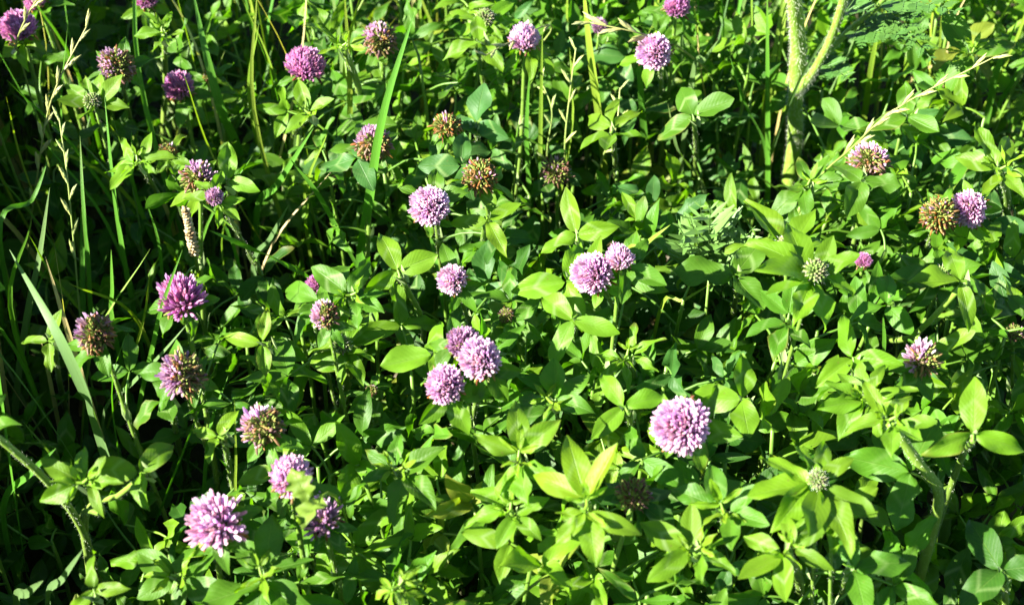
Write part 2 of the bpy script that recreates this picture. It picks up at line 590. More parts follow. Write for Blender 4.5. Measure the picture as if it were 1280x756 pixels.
def make_head(plant, origin, centre, axis, diam, kind, r, w_ragged=False):
    """flower_head (green receptacle and calyces) > florets"""
    R = diam * 0.5
    axis = axis.normalized()
    ex = axis.orthogonal().normalized()
    ey = axis.cross(ex)

    def dirv(th, ph):
        return (ex * math.cos(ph) + ey * math.sin(ph)) * math.sin(th) + axis * math.cos(th)
    core = MB()
    base = centre - axis * R * 0.62
    off = centre
    gcol = (0.26, 0.29, 0.05)
    ccol = (0.22, 0.28, 0.06) if kind != 'bud' else (0.11, 0.19, 0.035)
    # receptacle: small egg
    rings = [base - off + axis * (R * 0.95) * s for s in (0, 0.15, 0.35, 0.6, 0.85, 1.0)]
    core.tube(rings, [R * k * (1.35 if kind == 'brown' else 1.0) for k in (0.18, 0.40, 0.50, 0.46, 0.30, 0.05)], gcol, 9)
    pet = MB()
    if kind == 'bud':
        n = 80
        for i in range(n):
            th = math.acos(1 - 1.75 * (i + 0.5) / n)
            ph = i * 2.39996 + r.uniform(-0.1, 0.1)
            d = dirv(th, ph)
            o = base - off + axis * R * 0.45 + d * R * 0.25
            d2 = (d + axis * 0.55).normalized()
            tipc = mixc(ccol, r.choice([(0.32, 0.16, 0.18), (0.26, 0.28, 0.10), (0.18, 0.26, 0.06)]), 0.65)
            core.tube([o, o + d2 * R * 0.5, o + d2 * R * 0.72, o + d2 * R * r.uniform(0.74, 0.90)],
                      [R * 0.11, R * 0.13, R * 0.09, R * 0.012], [ccol, ccol, mixc(ccol, tipc, 0.5), tipc], 5, cap=False)
            # white hairs of the calyx
            for _ in range(2):
                root = o + d2 * R * r.uniform(0.4, 0.85)
                hd = (d + Vector((r.gauss(0, .5), r.gauss(0, .5), r.gauss(0, .5)))).normalized()
                s2 = hd.orthogonal().normalized() * 0.00006
                tip = root + hd * R * 0.30
                a = [core.vert(root - s2, (0.7, 0.72, 0.6)), core.vert(root + s2, (0.7, 0.72, 0.6)), core.vert(tip, (0.7, 0.72, 0.6))]
                core.f.append(tuple(a))
        h = core.build('flower_head', M_CORE, plant)
        h.location = off - origin
        h['label'] = 'unopened green clover bud'
        return h
    pal = {'pink': PINK, 'lilac': LILAC, 'magenta': MAGENTA, 'purple': PURPLE, 'fadedpink': PINK, 'fadedpurple': PURPLE,
           'brown': PINK, 'dark': PURPLE}[kind]
    faded = kind in ('fadedpink', 'fadedpurple')
    ragged = 1.0 if w_ragged else 0.0
    n = {'brown': 240, 'dark': 190}.get(kind, 560)
    n = int(n * (1 - 0.45 * ragged))
    n = int(n * min(1.25, max(0.55, diam / 0.026)))
    span = r.uniform(1.28, 1.50) if kind in ('pink', 'lilac', 'magenta') else 1.60
    brown_side = dirv(1.7, r.uniform(0, 6.28))
    toward = (CAM - centre).normalized()
    if faded:
        brown_side = (toward * 0.75 + axis * -0.35 + Vector((r.uniform(-.7, .7), r.uniform(-.5, .5), 0))).normalized()
    lumps = [(Vector((r.gauss(0, 1), r.gauss(0, 1), r.gauss(0, 1))).normalized(), r.uniform(-0.20, 0.12)) for _ in range(6)]
    olds = [(Vector((r.gauss(0, 1), r.gauss(0, 1), r.gauss(0, 1))).normalized(), r.uniform(0.2, 0.5)) for _ in range(3)]
    squash = r.uniform(0.80, 1.0)
    for i in range(n):
        th = math.acos(1 - span * (i + 0.5) / n)
        ph = i * 2.39996 + r.uniform(-0.2, 0.2)
        d = dirv(th + r.uniform(-0.05, 0.05), ph)
        o = base - off + axis * R * 0.24 + d * R * 0.24
        ref = axis if th > 0.15 else ex
        older = 0.42 + 0.42 * d.dot(brown_side) + sum(k * max(0.0, d.dot(v)) ** 4 for v, k in olds)
        lump = 1.0 + sum(k * max(0.0, d.dot(v)) ** 3 for v, k in lumps)
        if kind == 'brown' or kind == 'dark':
            wilt = r.random() < 0.93
        elif faded:
            wilt = older + r.uniform(-0.2, 0.2) > 0.60
        else:
            wilt = th > 1.75 and r.random() < 0.25
        ln_goal = 1.0 + (0.06 if th < 0.8 else 0.0)
        # the tips lie on a slightly flattened globe round the centre
        tip = (d - axis * (d.dot(axis) * (1 - squash))) * R * ln_goal * lump * r.uniform(0.90 - .2 * ragged, 1.06 + .12 * ragged)
        v = tip - o
        ln = v.length
        d2 = v.normalized()
        if wilt:
            c = r.choice(BROWN)
            if faded:
                c = mixc(c, r.choice([(0.46, 0.36, 0.22), (0.30, 0.15, 0.10), (0.40, 0.26, 0.30), (0.34, 0.34, 0.10)]), r.uniform(0.2, 0.8))
            if kind == 'dark':
                c = mixc(c, (0.12, 0.05, 0.09), 0.6)
            d3 = (d2 + axis * -0.45 + Vector((r.gauss(0, .6), r.gauss(0, .6), r.gauss(0, .6)))).normalized()
            o = o.lerp(tip, r.uniform(0.38, 0.68))
            floret(pet, o, d3, ref, R * r.uniform(0.30, 0.55), R * r.uniform(.06, .11), jit(c, r, .25), mixc(c, (0.34, 0.30, 0.12), 0.3), r, bend=r.uniform(-1.0, 0.5), wilt=True, sides=4)
        else:
            d2 = (d2 + Vector((r.gauss(0, 1), r.gauss(0, 1), r.gauss(0, 1))) * (.06 + .12 * ragged)).normalized()
            tc = mixc(pal['tip'], pal['tip2'], r.random())
            bc = pal['base']
            if faded:
                tc = mixc(tc, (0.48, 0.34, 0.34), 0.30 * r.random())
                d2 = (d2 + Vector((r.gauss(0, .13), r.gauss(0, .13), r.gauss(0, .13)))).normalized()
            if kind == 'brown':
                ln *= 1.05
            floret(pet, o, d2, ref, ln * r.uniform(0.92, 1.08), R * (0.040 + .010 * ragged), jit(tc, r, .18), bc, r, bend=0.14)
        # calyx of the floret
        core.tube([o - d2 * R * 0.05, o + d2 * R * 0.16, o + d2 * R * 0.34], [R * 0.055, R * 0.075, R * 0.045], [gcol, ccol, ccol], 4, cap=False)
    h = core.build('flower_head', M_CORE, plant)
    h.location = off - origin
    h['label'] = {'pink': 'pink globe of fresh clover florets', 'lilac': 'pale lilac pink globe of fresh clover florets',
                  'magenta': 'deep magenta clover flower head', 'purple': 'dusky purple clover flower head',
                  'fadedpink': 'pink clover head browning below', 'fadedpurple': 'purple clover head fading to brown',
                  'brown': 'withered brown clover head', 'dark': 'withered dark clover head'}[kind]
    f = pet.build('florets', M_PETAL, h)
    f['kind'] = 'stuff'
    return h


def stem_mesh(plant, origin, path, r0, r1, r, hairs, col=C_STEM, nseg=None):
    nseg = nseg or 14
    pts = bez(path, nseg)
    radii = [r0 + (r1 - r0) * i / nseg for i in range(nseg + 1)]
    b = MB()
    cols = [mixc(mixc(col, (0.20, 0.22, 0.06), 0.4), col, i / nseg) for i in range(nseg + 1)]
    b.tube([p - origin for p in pts], radii, cols, 8)
    if hairs:
        add_hairs(b, [p - origin for p in pts], radii, r, hairs)
    b.build('stem', M_STEM, plant)
    return pts


def stipule(plant, origin, p, axis, r, size=0.007):
    """papery pointed sheath where a leaf leaves the stem"""
    b = MB()
    ax = axis.normalized()
    s = ax.orthogonal().normalized()
    s = Matrix.Rotation(r.uniform(0, 6.28), 3, ax) @ s
    for sg in (-1, 1):
        q = p - origin
        o = s * sg
        pts = [q - ax * size * 0.6 + o * 0.0012, q + o * 0.0019, q + ax * size * 0.7 + o * 0.0030, q + ax * size * 1.2 + o * 0.0042]
        b.ribbon(pts, [0.0030, 0.0042, 0.0022, 0.0003], ax.cross(s), [(0.30, 0.40, 0.16)] * 4, fold=0.5)
    b.build('stipule', M_STEM, plant)


HALF = [(-1, 0, 0)]


def sunny_normal(r, sunward=0.45, wob=0.38):
    sunward, wob = sunward * 1.4, wob * 1.75
    n = Vector((0, 0, 1)) + Vector((SUN.x, SUN.y, 0)) * sunward + Vector((r.gauss(0, wob), r.gauss(0, wob), 0))
    return n.normalized()


def foot_path(top, via, r, lean=0.03):
    """stem path from the ground through via points to top"""
    pts = [top] + via
    last = pts[-1]
    if last.z > 0.012:
        if len(pts) > 1:
            dv = (pts[-1] - pts[-2])
            dv.z = -max(abs(dv.z), dv.length * 0.6)
            k = last.z / -dv.z
            g = last + Vector((dv.x, dv.y, 0)) * min(k, 1.2) * 0.55
        else:
            g = last + Vector((r.uniform(-lean, lean), r.uniform(-lean, lean), 0))
        g.z = 0.0
        if len(pts) == 1:
            m = last.lerp(g, 0.5) + Vector((r.uniform(-.008, .008), r.uniform(-.008, .008), 0))
            pts.append(m)
        pts.append(g)
    pts.reverse()
    return pts


GREENS = {'young': C_YOUNG, 'lime': C_LIME, 'mid': C_MID, 'deep': C_DEEP, 'blue': C_BLUE}


def rosette(plant, origin, p, axis, n, size, col, r, lift=0.35, kind='mid', phase=None, guard=False, scale_inner=0.75):
    """sessile leaflets radiating under a head or at a growing tip: leaf > leaflet"""
    ph = r.uniform(0, 6.28) if phase is None else phase
    ax = axis.normalized()
    e1 = (RIGHT - ax * RIGHT.dot(ax)).normalized()
    n_lf = 1 if n <= 3 else 2 if n <= 5 else 3
    for k in range(n_lf):
        a = ph + k * 2 * PI / n_lf + r.uniform(-0.25, 0.25)
        hd = Matrix.Rotation(a, 3, ax) @ e1
        q = p + hd * 0.003 + ax * 0.001
        s = size * (1.0 if k % 2 == 0 else scale_inner) * r.uniform(0.85, 1.12)
        nrm = (ax * math.cos(lift) - hd * math.sin(lift)).normalized()
        add_leaf(plant, origin, p, q, hd + ax * math.tan(lift), nrm, s, jit(col, r, 0.12), r, kind, lift=0.0,
                 spread=math.radians(r.uniform(95, 118) if n_lf == 1 else r.uniform(50, 74) if n_lf == 2 else r.uniform(36, 50)), petiole=False, guard=guard)


def node_leaves(plant, origin, pts, fr, r, size, col, kind='mid', reach=(0.018, 0.045), guard=True, n=1):
    i = max(1, min(len(pts) - 2, int(fr * (len(pts) - 1))))
    p = pts[i]
    ax = (pts[i + 1] - pts[i - 1]).normalized()
    ph = r.uniform(0, 6.28)
    made = False
    for k in range(n):
        a = ph + k * PI + r.uniform(-.4, .4)
        hd = Vector((math.cos(a), math.sin(a), 0))
        d = r.uniform(*reach)
        q = p + hd * d + Vector((0, 0, d * r.uniform(0.15, 0.75)))
        if add_leaf(plant, origin, p, q, hd, sunny_normal(r, 0.35, 0.32), size * r.uniform(0.85, 1.15), jit(col, r, .15), r, kind, guard=guard):
            made = True
    if made:
        stipule(plant, origin, p, ax, r)


# ------------------------------------------------------------------ ground
gb = MB()
GN = 60
ext = [-60, -20, -6] + [(-2.0 + 4.0 * i / GN) for i in range(GN + 1)] + [6, 20, 60]
_gr = random.Random(2)
idx = {}
for i, x in enumerate(ext):
    for j, y in enumerate(ext):
        z = -0.004 + (0.004 * _gr.uniform(-1, 1) if abs(x) < 2.1 and abs(y) < 2.1 else 0)
        idx[i, j] = gb.vert((x, y, z), (0.03, 0.03, 0.02))
for i in range(len(ext) - 1):
    for j in range(len(ext) - 1):
        gb.f.append((idx[i, j], idx[i + 1, j], idx[i + 1, j + 1], idx[i, j + 1]))
ground = gb.build('ground', M_SOIL)
ground['kind'] = 'structure'
ground['label'] = 'dark soil under the clover'
ground['category'] = 'ground'

# ------------------------------------------------------------------ flowering clovers
# px, py of the head in the photograph, its width, kind, height above ground, points the stem passes (px, py, z), sun, words that tell it apart, leaves under the head
HEADS = [
    (24, 36, 52, 'magenta', .230, [], 1, 'purple head in the top left corner behind a grass spike', 'lime'),
    (45, 2, 40, 'magenta', .220, [], 1, 'pink head cut by the top edge above the corner head', 'mid'),
    (145, 83, 50, 'fadedpurple', .225, [(160, 135, .14)], 1, 'purple head with brown middle, crossed by a short grass blade', 'mid'),
    (224, 108, 44, 'magenta', .190, [], 0, 'purple head half hidden behind an upright shoot', 'mid'),
    (262, 95, 20, 'brown', .180, [], 0, 'tiny orange brown head behind a rounded leaf', 'mid'),
    (209, 187, 26, 'brown', .205, [], 1, 'small reddish withered head above a star of leaves', 'lime'),
    (247, 220, 50, 'fadedpurple', .230, [], 1, 'half faded purple and brown head touching a small bud', 'lime'),
    (268, 246, 25, 'purple', .240, [(300, 295, .17), (335, 365, .09)], 1, 'small purple bud on a long slanting hairy stem', 'lime'),
    (182, -2, 34, 'magenta', .210, [], 1, 'pink head just cut by the top edge above a star leaf', 'lime'),
    (382, 82, 60, 'magenta', .215, [], 1, 'pink head with shaded purple skirt beside a tall shoot', 'mid'),
    (474, 48, 46, 'fadedpink', .215, [], 1, 'whitish brown fading head behind the tall grass blade', 'mid'),
    (466, 178, 52, 'fadedpurple', .215, [], 1, 'brown head with green middle crossed by the tall grass blade', 'mid'),
    (558, 155, 42, 'brown', .215, [], 1, 'withered brown head half in shade beside a mottled leaf', 'mid'),
    (600, 218, 50, 'brown', .220, [], 1, 'withered orange brown head with curled florets above the pale pink one', 'lime'),
    (538, 258, 54, 'lilac', .225, [(548, 300, .16)], 1, 'pale pink crown shaped head below the withered orange one', 'mid'),
    (657, 50, 44, 'lilac', .220, [], 1, 'pale pink head crossed by a straw coloured grass spike', 'lime'),
    (820, 65, 48, 'pink', .225, [(826, 118, .14)], 1, 'bright pink head with a stalk across it, beside feathery leaves', 'lime'),
    (749, 32, 22, 'purple', .190, [], 1, 'small purple head beside a wide upright grass blade', 'mid'),
    (846, 8, 40, 'magenta', .220, [], 1, 'purple head cut by the top edge near the thick stalk', 'mid'),
    (566, 350, 42, 'lilac', .225, [(580, 385, .18), (592, 430, .12)], 1, 'small round pale pink head on a thin bare stem', 'mid'),
    (740, 342, 54, 'pink', .235, [(768, 385, .17), (797, 425, .11)], 1, 'pink head with brownish hollow, the larger of a touching pair', 'lime'),
    (775, 322, 40, 'lilac', .243, [], 1, 'pale pink head tucked behind the larger of a touching pair', 'mid'),
    (601, 448, 60, 'lilac', .240, [(592, 520, .15), (588, 572, .09)], 1, 'large pale pink head tilted sunward on a hairy stem', 'mid'),
    (556, 482, 54, 'pink', .228, [(567, 530, .15), (580, 580, .09)], 1, 'pink head behind three small leaflets', 'lime'),
    (577, 429, 44, 'purple', .238, [], 1, 'shaded lilac head behind the large tilted pink one', 'mid'),
    (851, 531, 78, 'pink', .245, [(878, 600, .14)], 1, 'largest pink globe, beside the broad bright leaves', 'lime'),
    (794, 616, 52, 'dark', .222, [], 0, 'withered dark purple head under the largest pink globe', 'deep'),
    (268, 652, 74, 'pink', .225, [(272, 700, .13)], 1, 'ragged open pink head standing over shaded leaves', 'mid'),
    (364, 596, 60, 'pink', .225, [], 1, 'pink head covered by a lobed yellow green leaf', 'mid'),
    (402, 645, 58, 'purple', .205, [], 1, 'ragged purple head below the lobed yellow green leaf', 'mid'),
    (327, 530, 60, 'fadedpink', .220, [], 1, 'fading whitish pink and brown head with green middle', 'mid'),
    (226, 467, 62, 'fadedpurple', .220, [(245, 525, .14), (275, 600, .07)], 1, 'dull violet head with brown florets low on one side', 'mid'),
    (225, 372, 66, 'magenta', .225, [], 1, 'deep magenta head crossed by a thin grass blade', 'mid'),
    (118, 416, 54, 'fadedpurple', .215, [], 1, 'reddish fading head beside the wide bluish grass blade', 'mid'),
    (393, 356, 30, 'magenta', .195, [], 1, 'pink head peeping over a dark trefoil leaf', 'mid'),
    (404, 393, 40, 'fadedpink', .226, [], 1, 'pinkish brown head tucked under a dark trefoil leaf', 'mid'),
    (1086, 200, 54, 'fadedpink', .215, [], 1, 'half pink and half dark brown head over a rounded leaf', 'mid'),
    (1172, 268, 50, 'brown', .220, [(1160, 305, .15), (1145, 345, .09)], 1, 'withered orange head touching a pink one at the edge', 'mid'),
    (1211, 263, 52, 'pink', .215, [(1203, 300, .15)], 1, 'pink head under a broad leaf beside the withered orange one', 'lime'),
    (985, 305, 30, 'bud', .245, [], 1, 'reddish green bud, upper of two buds side by side', 'lime'),
    (1020, 338, 33, 'bud', .258, [], 1, 'round green bud among a star of pointed leaves', 'lime'),
    (1153, 447, 52, 'fadedpink', .215, [], 1, 'pink and cream fading head wrapped by a thin green stalk', 'mid'),
    (1079, 326, 26, 'magenta', .175, [], 0, 'small pink head hidden under a broad shaded leaf', 'mid'),
    (1022, 599, 27, 'bud', .240, [], 1, 'cream bud in the centre of a large leaf star', 'lime'),
    (1040, 645, 22, 'bud', .225, [], 1, 'tiny green bud below the cream bud', 'lime'),
    (1267, 415, 26, 'dark', .180, [], 0, 'dark brown head at the edge of the frame', 'mid'),
    (427, 430, 26, 'bud', .190, [], 0, 'pinkish green bud beside the thick forked shoot', 'lime'),
    (606, 22, 26, 'bud', .210, [], 1, 'pale hairy bud between bright leaves near the top edge', 'lime'),
    (695, 212, 42, 'dark', .165, [], 0, 'dim purple brown head deep among grass stalks', 'deep'),
    (632, 393, 22, 'dark', .185, [], 0, 'tiny dull purple head between broad leaves', 'mid'),
    (465, 487, 18, 'dark', .150, [], 1, 'tiny withered violet head on a bare stalk', 'mid'),
    (1178, 344, 30, 'bud', .185, [], 1, 'silvery hairy bud behind a cupped leaf', 'mid'),
    (115, 126, 23, 'bud', .215, [], 1, 'small green bud held in four leaves', 'lime'),
]
LAND = []
SHORT = ['purple corner head',
         'top edge pink head',
         'head with brown middle',
         'half hidden purple head',
         'tiny orange brown head',
         'small reddish withered head',
         'half faded purple head',
         'small purple bud',
         'pink head over the star leaf',
         'pink head with purple skirt',
         'whitish brown head',
         'brown head with green middle',
         'shaded withered brown head',
         'withered orange curled head',
         'crown shaped pale pink head',
         'pale pink head under the straw',
         'bright pink head',
         'small purple head by the blade',
         'purple head near the thick stalk',
         'small round pale pink head',
         'pink head with brownish hollow',
         'pale pink head behind its twin',
         'large tilted pale pink head',
         'pink head behind small leaflets',
         'shaded lilac head',
         'largest pink globe',
         'withered dark purple head',
         'ragged open pink head',
         'head under the lobed leaf',
         'ragged purple head',
         'fading whitish pink head',
         'dull violet head',
         'deep magenta head',
         'reddish fading head',
         'pink head peeping over leaves',
         'pinkish brown tucked head',
         'half pink half brown head',
         'withered orange edge head',
         'pink head under broad leaf',
         'reddish green upper bud',
         'round green star bud',
         'pink and cream fading head',
         'small hidden pink head',
         'cream bud in leaf star',
         'tiny green bud',
         'dark brown edge head',
         'pinkish green bud',
         'pale hairy top bud',
         'dim purple brown head',
         'tiny dull purple head',
         'tiny withered violet head',
         'silvery hairy bud',
         'small bud in four leaves']
head_specs = []
for i, h in enumerate(HEADS):
    px, py, w, kind, z, via, lit, words, leafc = h
    c = at(px, py, z)
    dep = proj(c)[2]
    diam = w * dep / FPX * (0.89 if kind in ('brown', 'dark', 'fadedpink', 'fadedpurple', 'magenta') else 0.97)
    GUARD.append((px, py, w * (0.52 if lit else 0.30), dep - diam * 0.3))
    if lit:
        LIT.append((c, diam * 0.40))
    LAND.append((px, py, SHORT[i]))
    head_specs.append((c, diam))

r = random.Random(11)
for i, h in enumerate(HEADS):
    px, py, w, kind, z, via, lit, words, leafc = h
    c, diam = head_specs[i]
    rr = random.Random(1000 + i)
    viap = [at(*v) for v in via]
    path = foot_path(c, viap, rr)
    origin = path[0].copy()
    art = 'clover with a ' if words[0] not in 'aeio' else 'clover with an '
    if words.startswith('largest'):
        art = 'clover with the '
    plant = thing('red_clover', origin, art + words, 'clover', 'flowering clovers')
    axis = (path[-1] - path[-2]).normalized()
    axis = (axis + Vector((rr.uniform(-.25, .25), rr.uniform(-.35, .1), 0)) + (SUN * 0.15)).normalized()
    base = c - axis * diam * 0.30
    path[-1] = base
    kst = min(1.0, 0.45 + 0.55 * diam / 0.024)
    pts = stem_mesh(plant, origin, path, 0.0018 * kst, 0.0014 * kst, rr, 320 if lit else 60)
    make_head(plant, origin, c, axis, diam, kind, rr, w_ragged=(px, py) in ((268, 652), (402, 645), (327, 530), (226, 467), (225, 372), (1153, 447), (247, 220)))
    nl = {'bud': 6}.get(kind, 3)
    sz = 0.017 + 0.22 * diam if kind != 'bud' else 0.030
    if kind == 'bud' and w < 28 and i not in (43,):
        sz = 0.021
    rosette(plant, origin, base - axis * 0.002, axis, nl if kind == 'bud' else 4, sz, GREENS[leafc], rr,
            lift=rr.uniform(-0.45, 0.0) if kind != 'bud' else rr.uniform(0.1, 0.4), guard=False)
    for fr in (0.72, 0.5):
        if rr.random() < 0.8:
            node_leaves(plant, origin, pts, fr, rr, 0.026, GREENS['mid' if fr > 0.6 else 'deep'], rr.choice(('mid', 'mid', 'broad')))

# ------------------------------------------------------------------ leafy shoots told apart in the photograph
def shoot(px, py, z, via, label, size=0.030, n=5, colour='lime', lift=0.45, kind='mid', extra=(), stem_r=0.0019, hairs=200, seed=0, axis=None, inner=True, phase=None, guard_stem=False):
    size *= 0.76
    rr = random.Random(5000 + seed + int(px) * 3 + int(py))
    top = at(px, py, z)
    path = foot_path(top, [at(*v) for v in via], rr)
    origin = path[0].copy()
    plant = thing('clover_shoot', origin, label, 'clover', 'leafy clover shoots')
    pts = stem_mesh(plant, origin, path, stem_r * 1.15, stem_r * 0.8, rr, hairs, (0.15, 0.26, 0.03) if guard_stem else C_STEM)
    ax = (path[-1] - path[-2]).normalized()
    if axis is not None:
        ax = Vector(axis).normalized()
    rosette(plant, origin, top, ax, n, size, GREENS[colour], rr, lift=lift, kind=kind, scale_inner=0.85, phase=None if phase is None else math.radians(phase))
    if inner:
        rosette(plant, origin, top + ax * 0.003, ax, 4, size * 0.5, C_YOUNG, rr, lift=lift + 0.7, kind='narrow')
    stipule(plant, origin, top - ax * 0.004, ax, rr, 0.008)
    for (qx, qy, qz, ang, sz, cc, kd, fr) in extra:
        q = at(qx, qy, qz)
        k = max(1, min(len(pts) - 2, int(fr * (len(pts) - 1))))
        a = math.radians(ang)
        hd = Vector((math.cos(a), math.sin(a), 0.0))
        add_leaf(plant, origin, pts[k], q, hd, sunny_normal(rr, 0.40, 0.15), sz, GREENS[cc], rr, kd, guard=False)
        stipule(plant, origin, pts[k], (pts[k + 1] - pts[k]), rr)
    if guard_stem:
        for q in pts[4:]:
            x, y, d = proj(q)
            GUARD.append((x, y, 9, d))
        for q in pts[4:]:
            LIT.append((q, 0.005))
    x, y, d = proj(top)
    GUARD.append((x, y, size / d * FPX * 0.75, d))
    LIT.append((top, size * 0.5))
    return plant


UPR = (-0.15, -0.25, 1)
F1 = (-.28, -.32, 1)
shoot(735, 632, .235, [(775, 690, .15)], 'big bright yellow green star of pointed clover leaves at the bottom', .041, 5, 'young', .05, 'mid', axis=(-.25, -.75, 1), stem_r=.0024, phase=105)
shoot(430, 62, .235, [(448, 110, .18), (446, 155, .13)], 'upright clover shoot with folded yellow leaves on a thick hairy stem', .027, 5, 'young', .60, 'narrow', axis=(-.2, -.1, 1), stem_r=.0026, hairs=500, phase=150, guard_stem=True)
shoot(388, 145, .220, [(365, 180, .14)], 'bright clover trefoil with cupped leaflets beside the tall grass blade', .031, 3, 'lime', .15, 'mid', axis=F1, phase=100)
shoot(440, 372, .225, [(448, 420, .17), (432, 490, .09)], 'thick forked clover shoot topped by dark trefoil leaves', .031, 5, 'mid', .25, 'mid', axis=(-.1, -.4, 1), stem_r=.0026, hairs=500, phase=150, guard_stem=True,
      extra=((398, 375, .215, 150, .030, 'mid', 'mid', .85), (360, 470, .17, 190, .031, 'mid', 'mid', .6)))
shoot(500, 345, .228, [(530, 410, .15), (515, 470, .08)], 'clover trefoil with upright rounded leaflets catching sun', .033, 3, 'lime', .15, 'broad', axis=F1, inner=False, phase=105)
shoot(-25, 528, .255, [(55, 597, .21), (100, 656, .155), (122, 720, .09)], 'clover with thick hairy stem slanting out of the frame edge', .030, 4, 'mid', .25, 'mid', axis=F1, stem_r=.0020, hairs=700, guard_stem=True)
shoot(108, 606, .225, [(128, 640, .18), (103, 658, .150)], 'clover trefoil with four glossy leaflets above the slanting hairy stem', .028, 5, 'lime', .15, 'mid', axis=F1, stem_r=.0017, hairs=300, phase=160)
shoot(182, 592, .215, [(150, 618, .19), (106, 656, .150)], 'clover leaf with a rounded leaflet on a side branch over dark shade', .027, 3, 'lime', .10, 'broad', axis=F1, stem_r=.0016, hairs=300, phase=175, inner=False, guard_stem=True)
shoot(785, 448, .200, [(800, 500, .11)], 'small clover shoot with narrow leaves under the touching pink pair', .026, 5, 'lime', .22, 'narrow', axis=F1, phase=200)
shoot(1112, 528, .235, [(1150, 580, .205), (1174, 615, .18), (1165, 665, .14), (1150, 718, .09)], 'clover stem with thick pale node and hanging leaves over deep shade', .028, 5, 'lime', .30, 'mid', axis=F1, stem_r=.0030, hairs=800, phase=120, guard_stem=True,
      extra=((1138, 590, .20, 160, .032, 'mid', 'broad', .62),))
shoot(1216, 550, .235, [(1195, 590, .16)], 'clover trefoil with three large pale lime leaflets above deep shade', .034, 3, 'lime', .05, 'mid', axis=(-.3, -.6, 1), inner=False, phase=95)
shoot(1208, 352, .228, [(1140, 420, .17), (1090, 430, .09)], 'clover leaf cupped on a long arching stalk above a fading head', .037, 3, 'lime', .15, 'mid', axis=F1, inner=False, phase=185, guard_stem=True)
shoot(1250, 215, .240, [(1258, 270, .15)], 'clover shoot with tall bright pointed leaves over a pink head', .036, 5, 'lime', .25, 'mid', axis=F1, stem_r=.0024, phase=100)
shoot(1080, 222, .222, [(1085, 260, .12)], 'clover with rounded leaf in front of the half brown head', .030, 3, 'mid', .05, 'broad', axis=F1, inner=False, phase=240)
shoot(925, 345, .205, [(915, 400, .10)], 'clover with very broad dark leaf beside two green buds', .040, 3, 'mid', .05, 'broad', axis=F1, inner=False, phase=165)
shoot(1085, 500, .220, [(1110, 560, .14)], 'clover shoot with tangled pale stipules below the fading cream head', .028, 6, 'lime', .30, 'mid', axis=F1, stem_r=.0024)
shoot(985, 690, .225, [(1000, 735, .12)], 'clover star of folded leaves on an arching stem under the buds', .031, 5, 'lime', .25, 'mid', axis=F1, stem_r=.0024, phase=200)
shoot(650, 575, .228, [(640, 640, .11)], 'clover with a wide wrinkled bright leaf beside the yellow star', .034, 5, 'lime', .15, 'mid', axis=F1, phase=100)
shoot(1010, 235, .190, [(1010, 270, .1)], 'clover leaves at the foot of the branching pale stalk', .036, 4, 'mid', .15, 'broad', axis=F1)
shoot(595, 160, .205, [(600, 200, .1)], 'clover with mottled greyish trefoil beside the withered heads', .033, 3, 'blue', .25, 'broad', axis=F1, phase=80, inner=False)
shoot(583, 208, .208, [(590, 250, .1)], 'pale greyish clover leaf touching the withered orange head', .032, 3, 'blue', .05, 'broad', axis=F1, phase=185, inner=False)
shoot(605, 52, .220, [(605, 120, .1)], 'clover with two bright pointed leaflets under the pale hairy bud', .032, 3, 'lime', .05, 'mid', axis=F1, phase=190, inner=False)
shoot(500, 590, .200, [(505, 650, .09)], 'clover star of dark leaves in the gap below the pink pair', .031, 5, 'mid', .20, 'mid', axis=F1)
shoot(715, 352, .215, [(720, 420, .1)], 'clover with long blotched leaves behind the pink pair', .040, 3, 'lime', .05, 'mid', axis=F1, phase=175, inner=False)
shoot(722, 300, .210, [(730, 360, .1)], 'clover with a tall split leaf standing above the pink pair', .036, 3, 'lime', .25, 'mid', axis=F1, phase=95, inner=False)
shoot(175, 205, .220, [(205, 260, .1)], 'clover star of bright leaves left of the half faded head', .029, 5, 'lime', .15, 'mid', axis=F1, phase=190)
shoot(205, 45, .225, [(207, 110, .14), (204, 180, .08)], 'upright clover shoot with pale sheaths in front of purple florets', .024, 5, 'lime', .5, 'mid', axis=UPR, stem_r=.0022, hairs=300, guard_stem=True)
shoot(905, 640, .220, [(900, 700, .1)], 'clover with long smooth pointed leaflets under the largest globe', .036, 5, 'mid', .12, 'mid', axis=F1, phase=150)
shoot(785, 515, .210, [(795, 570, .1)], 'clover with curled upright leaf left of the largest globe', .034, 3, 'lime', .30, 'mid', axis=F1, phase=130, inner=False)
shoot(935, 500, .205, [(935, 560, .1)], 'clover with pale flat leaflets right of the largest globe', .033, 3, 'lime', .05, 'broad', axis=F1, phase=180, inner=False)
shoot(500, 735, .215, [(505, 790, .1)], 'wilting pale clover shoot hanging at the bottom edge', .018, 6, 'young', -.6, 'narrow', axis=UPR)
shoot(1140, 145, .210, [(1140, 190, .1)], 'clover with large round leaf behind the slanting grass spike', .037, 3, 'mid', .05, 'broad', axis=F1, inner=False, phase=200)
shoot(1215, 70, .220, [(1225, 120, .1)], 'clover with large shaded trefoil near the top corner', .036, 3, 'mid', .1, 'broad', axis=F1, phase=110)
shoot(330, 720, .195, [(335, 760, .1)], 'clover with wide shaded leaves below the ragged purple head', .037, 4, 'mid', .1, 'broad', axis=F1)
shoot(225, 722, .175, [(225, 760, .1)], 'clover with wrinkled dark leaves under the ragged open head', .037, 4, 'mid', .1, 'broad', axis=F1)
shoot(453, 198, .210, [(450, 250, .1)], 'pale clover trefoil under the brown head by the tall grass blade', .031, 3, 'blue', .05, 'broad', axis=F1, phase=190, inner=False)
shoot(285, 232, .222, [(290, 280, .1)], 'clover with a folded upright leaf right of the half faded head', .026, 3, 'lime', .3, 'broad', axis=F1, phase=80, inner=False)
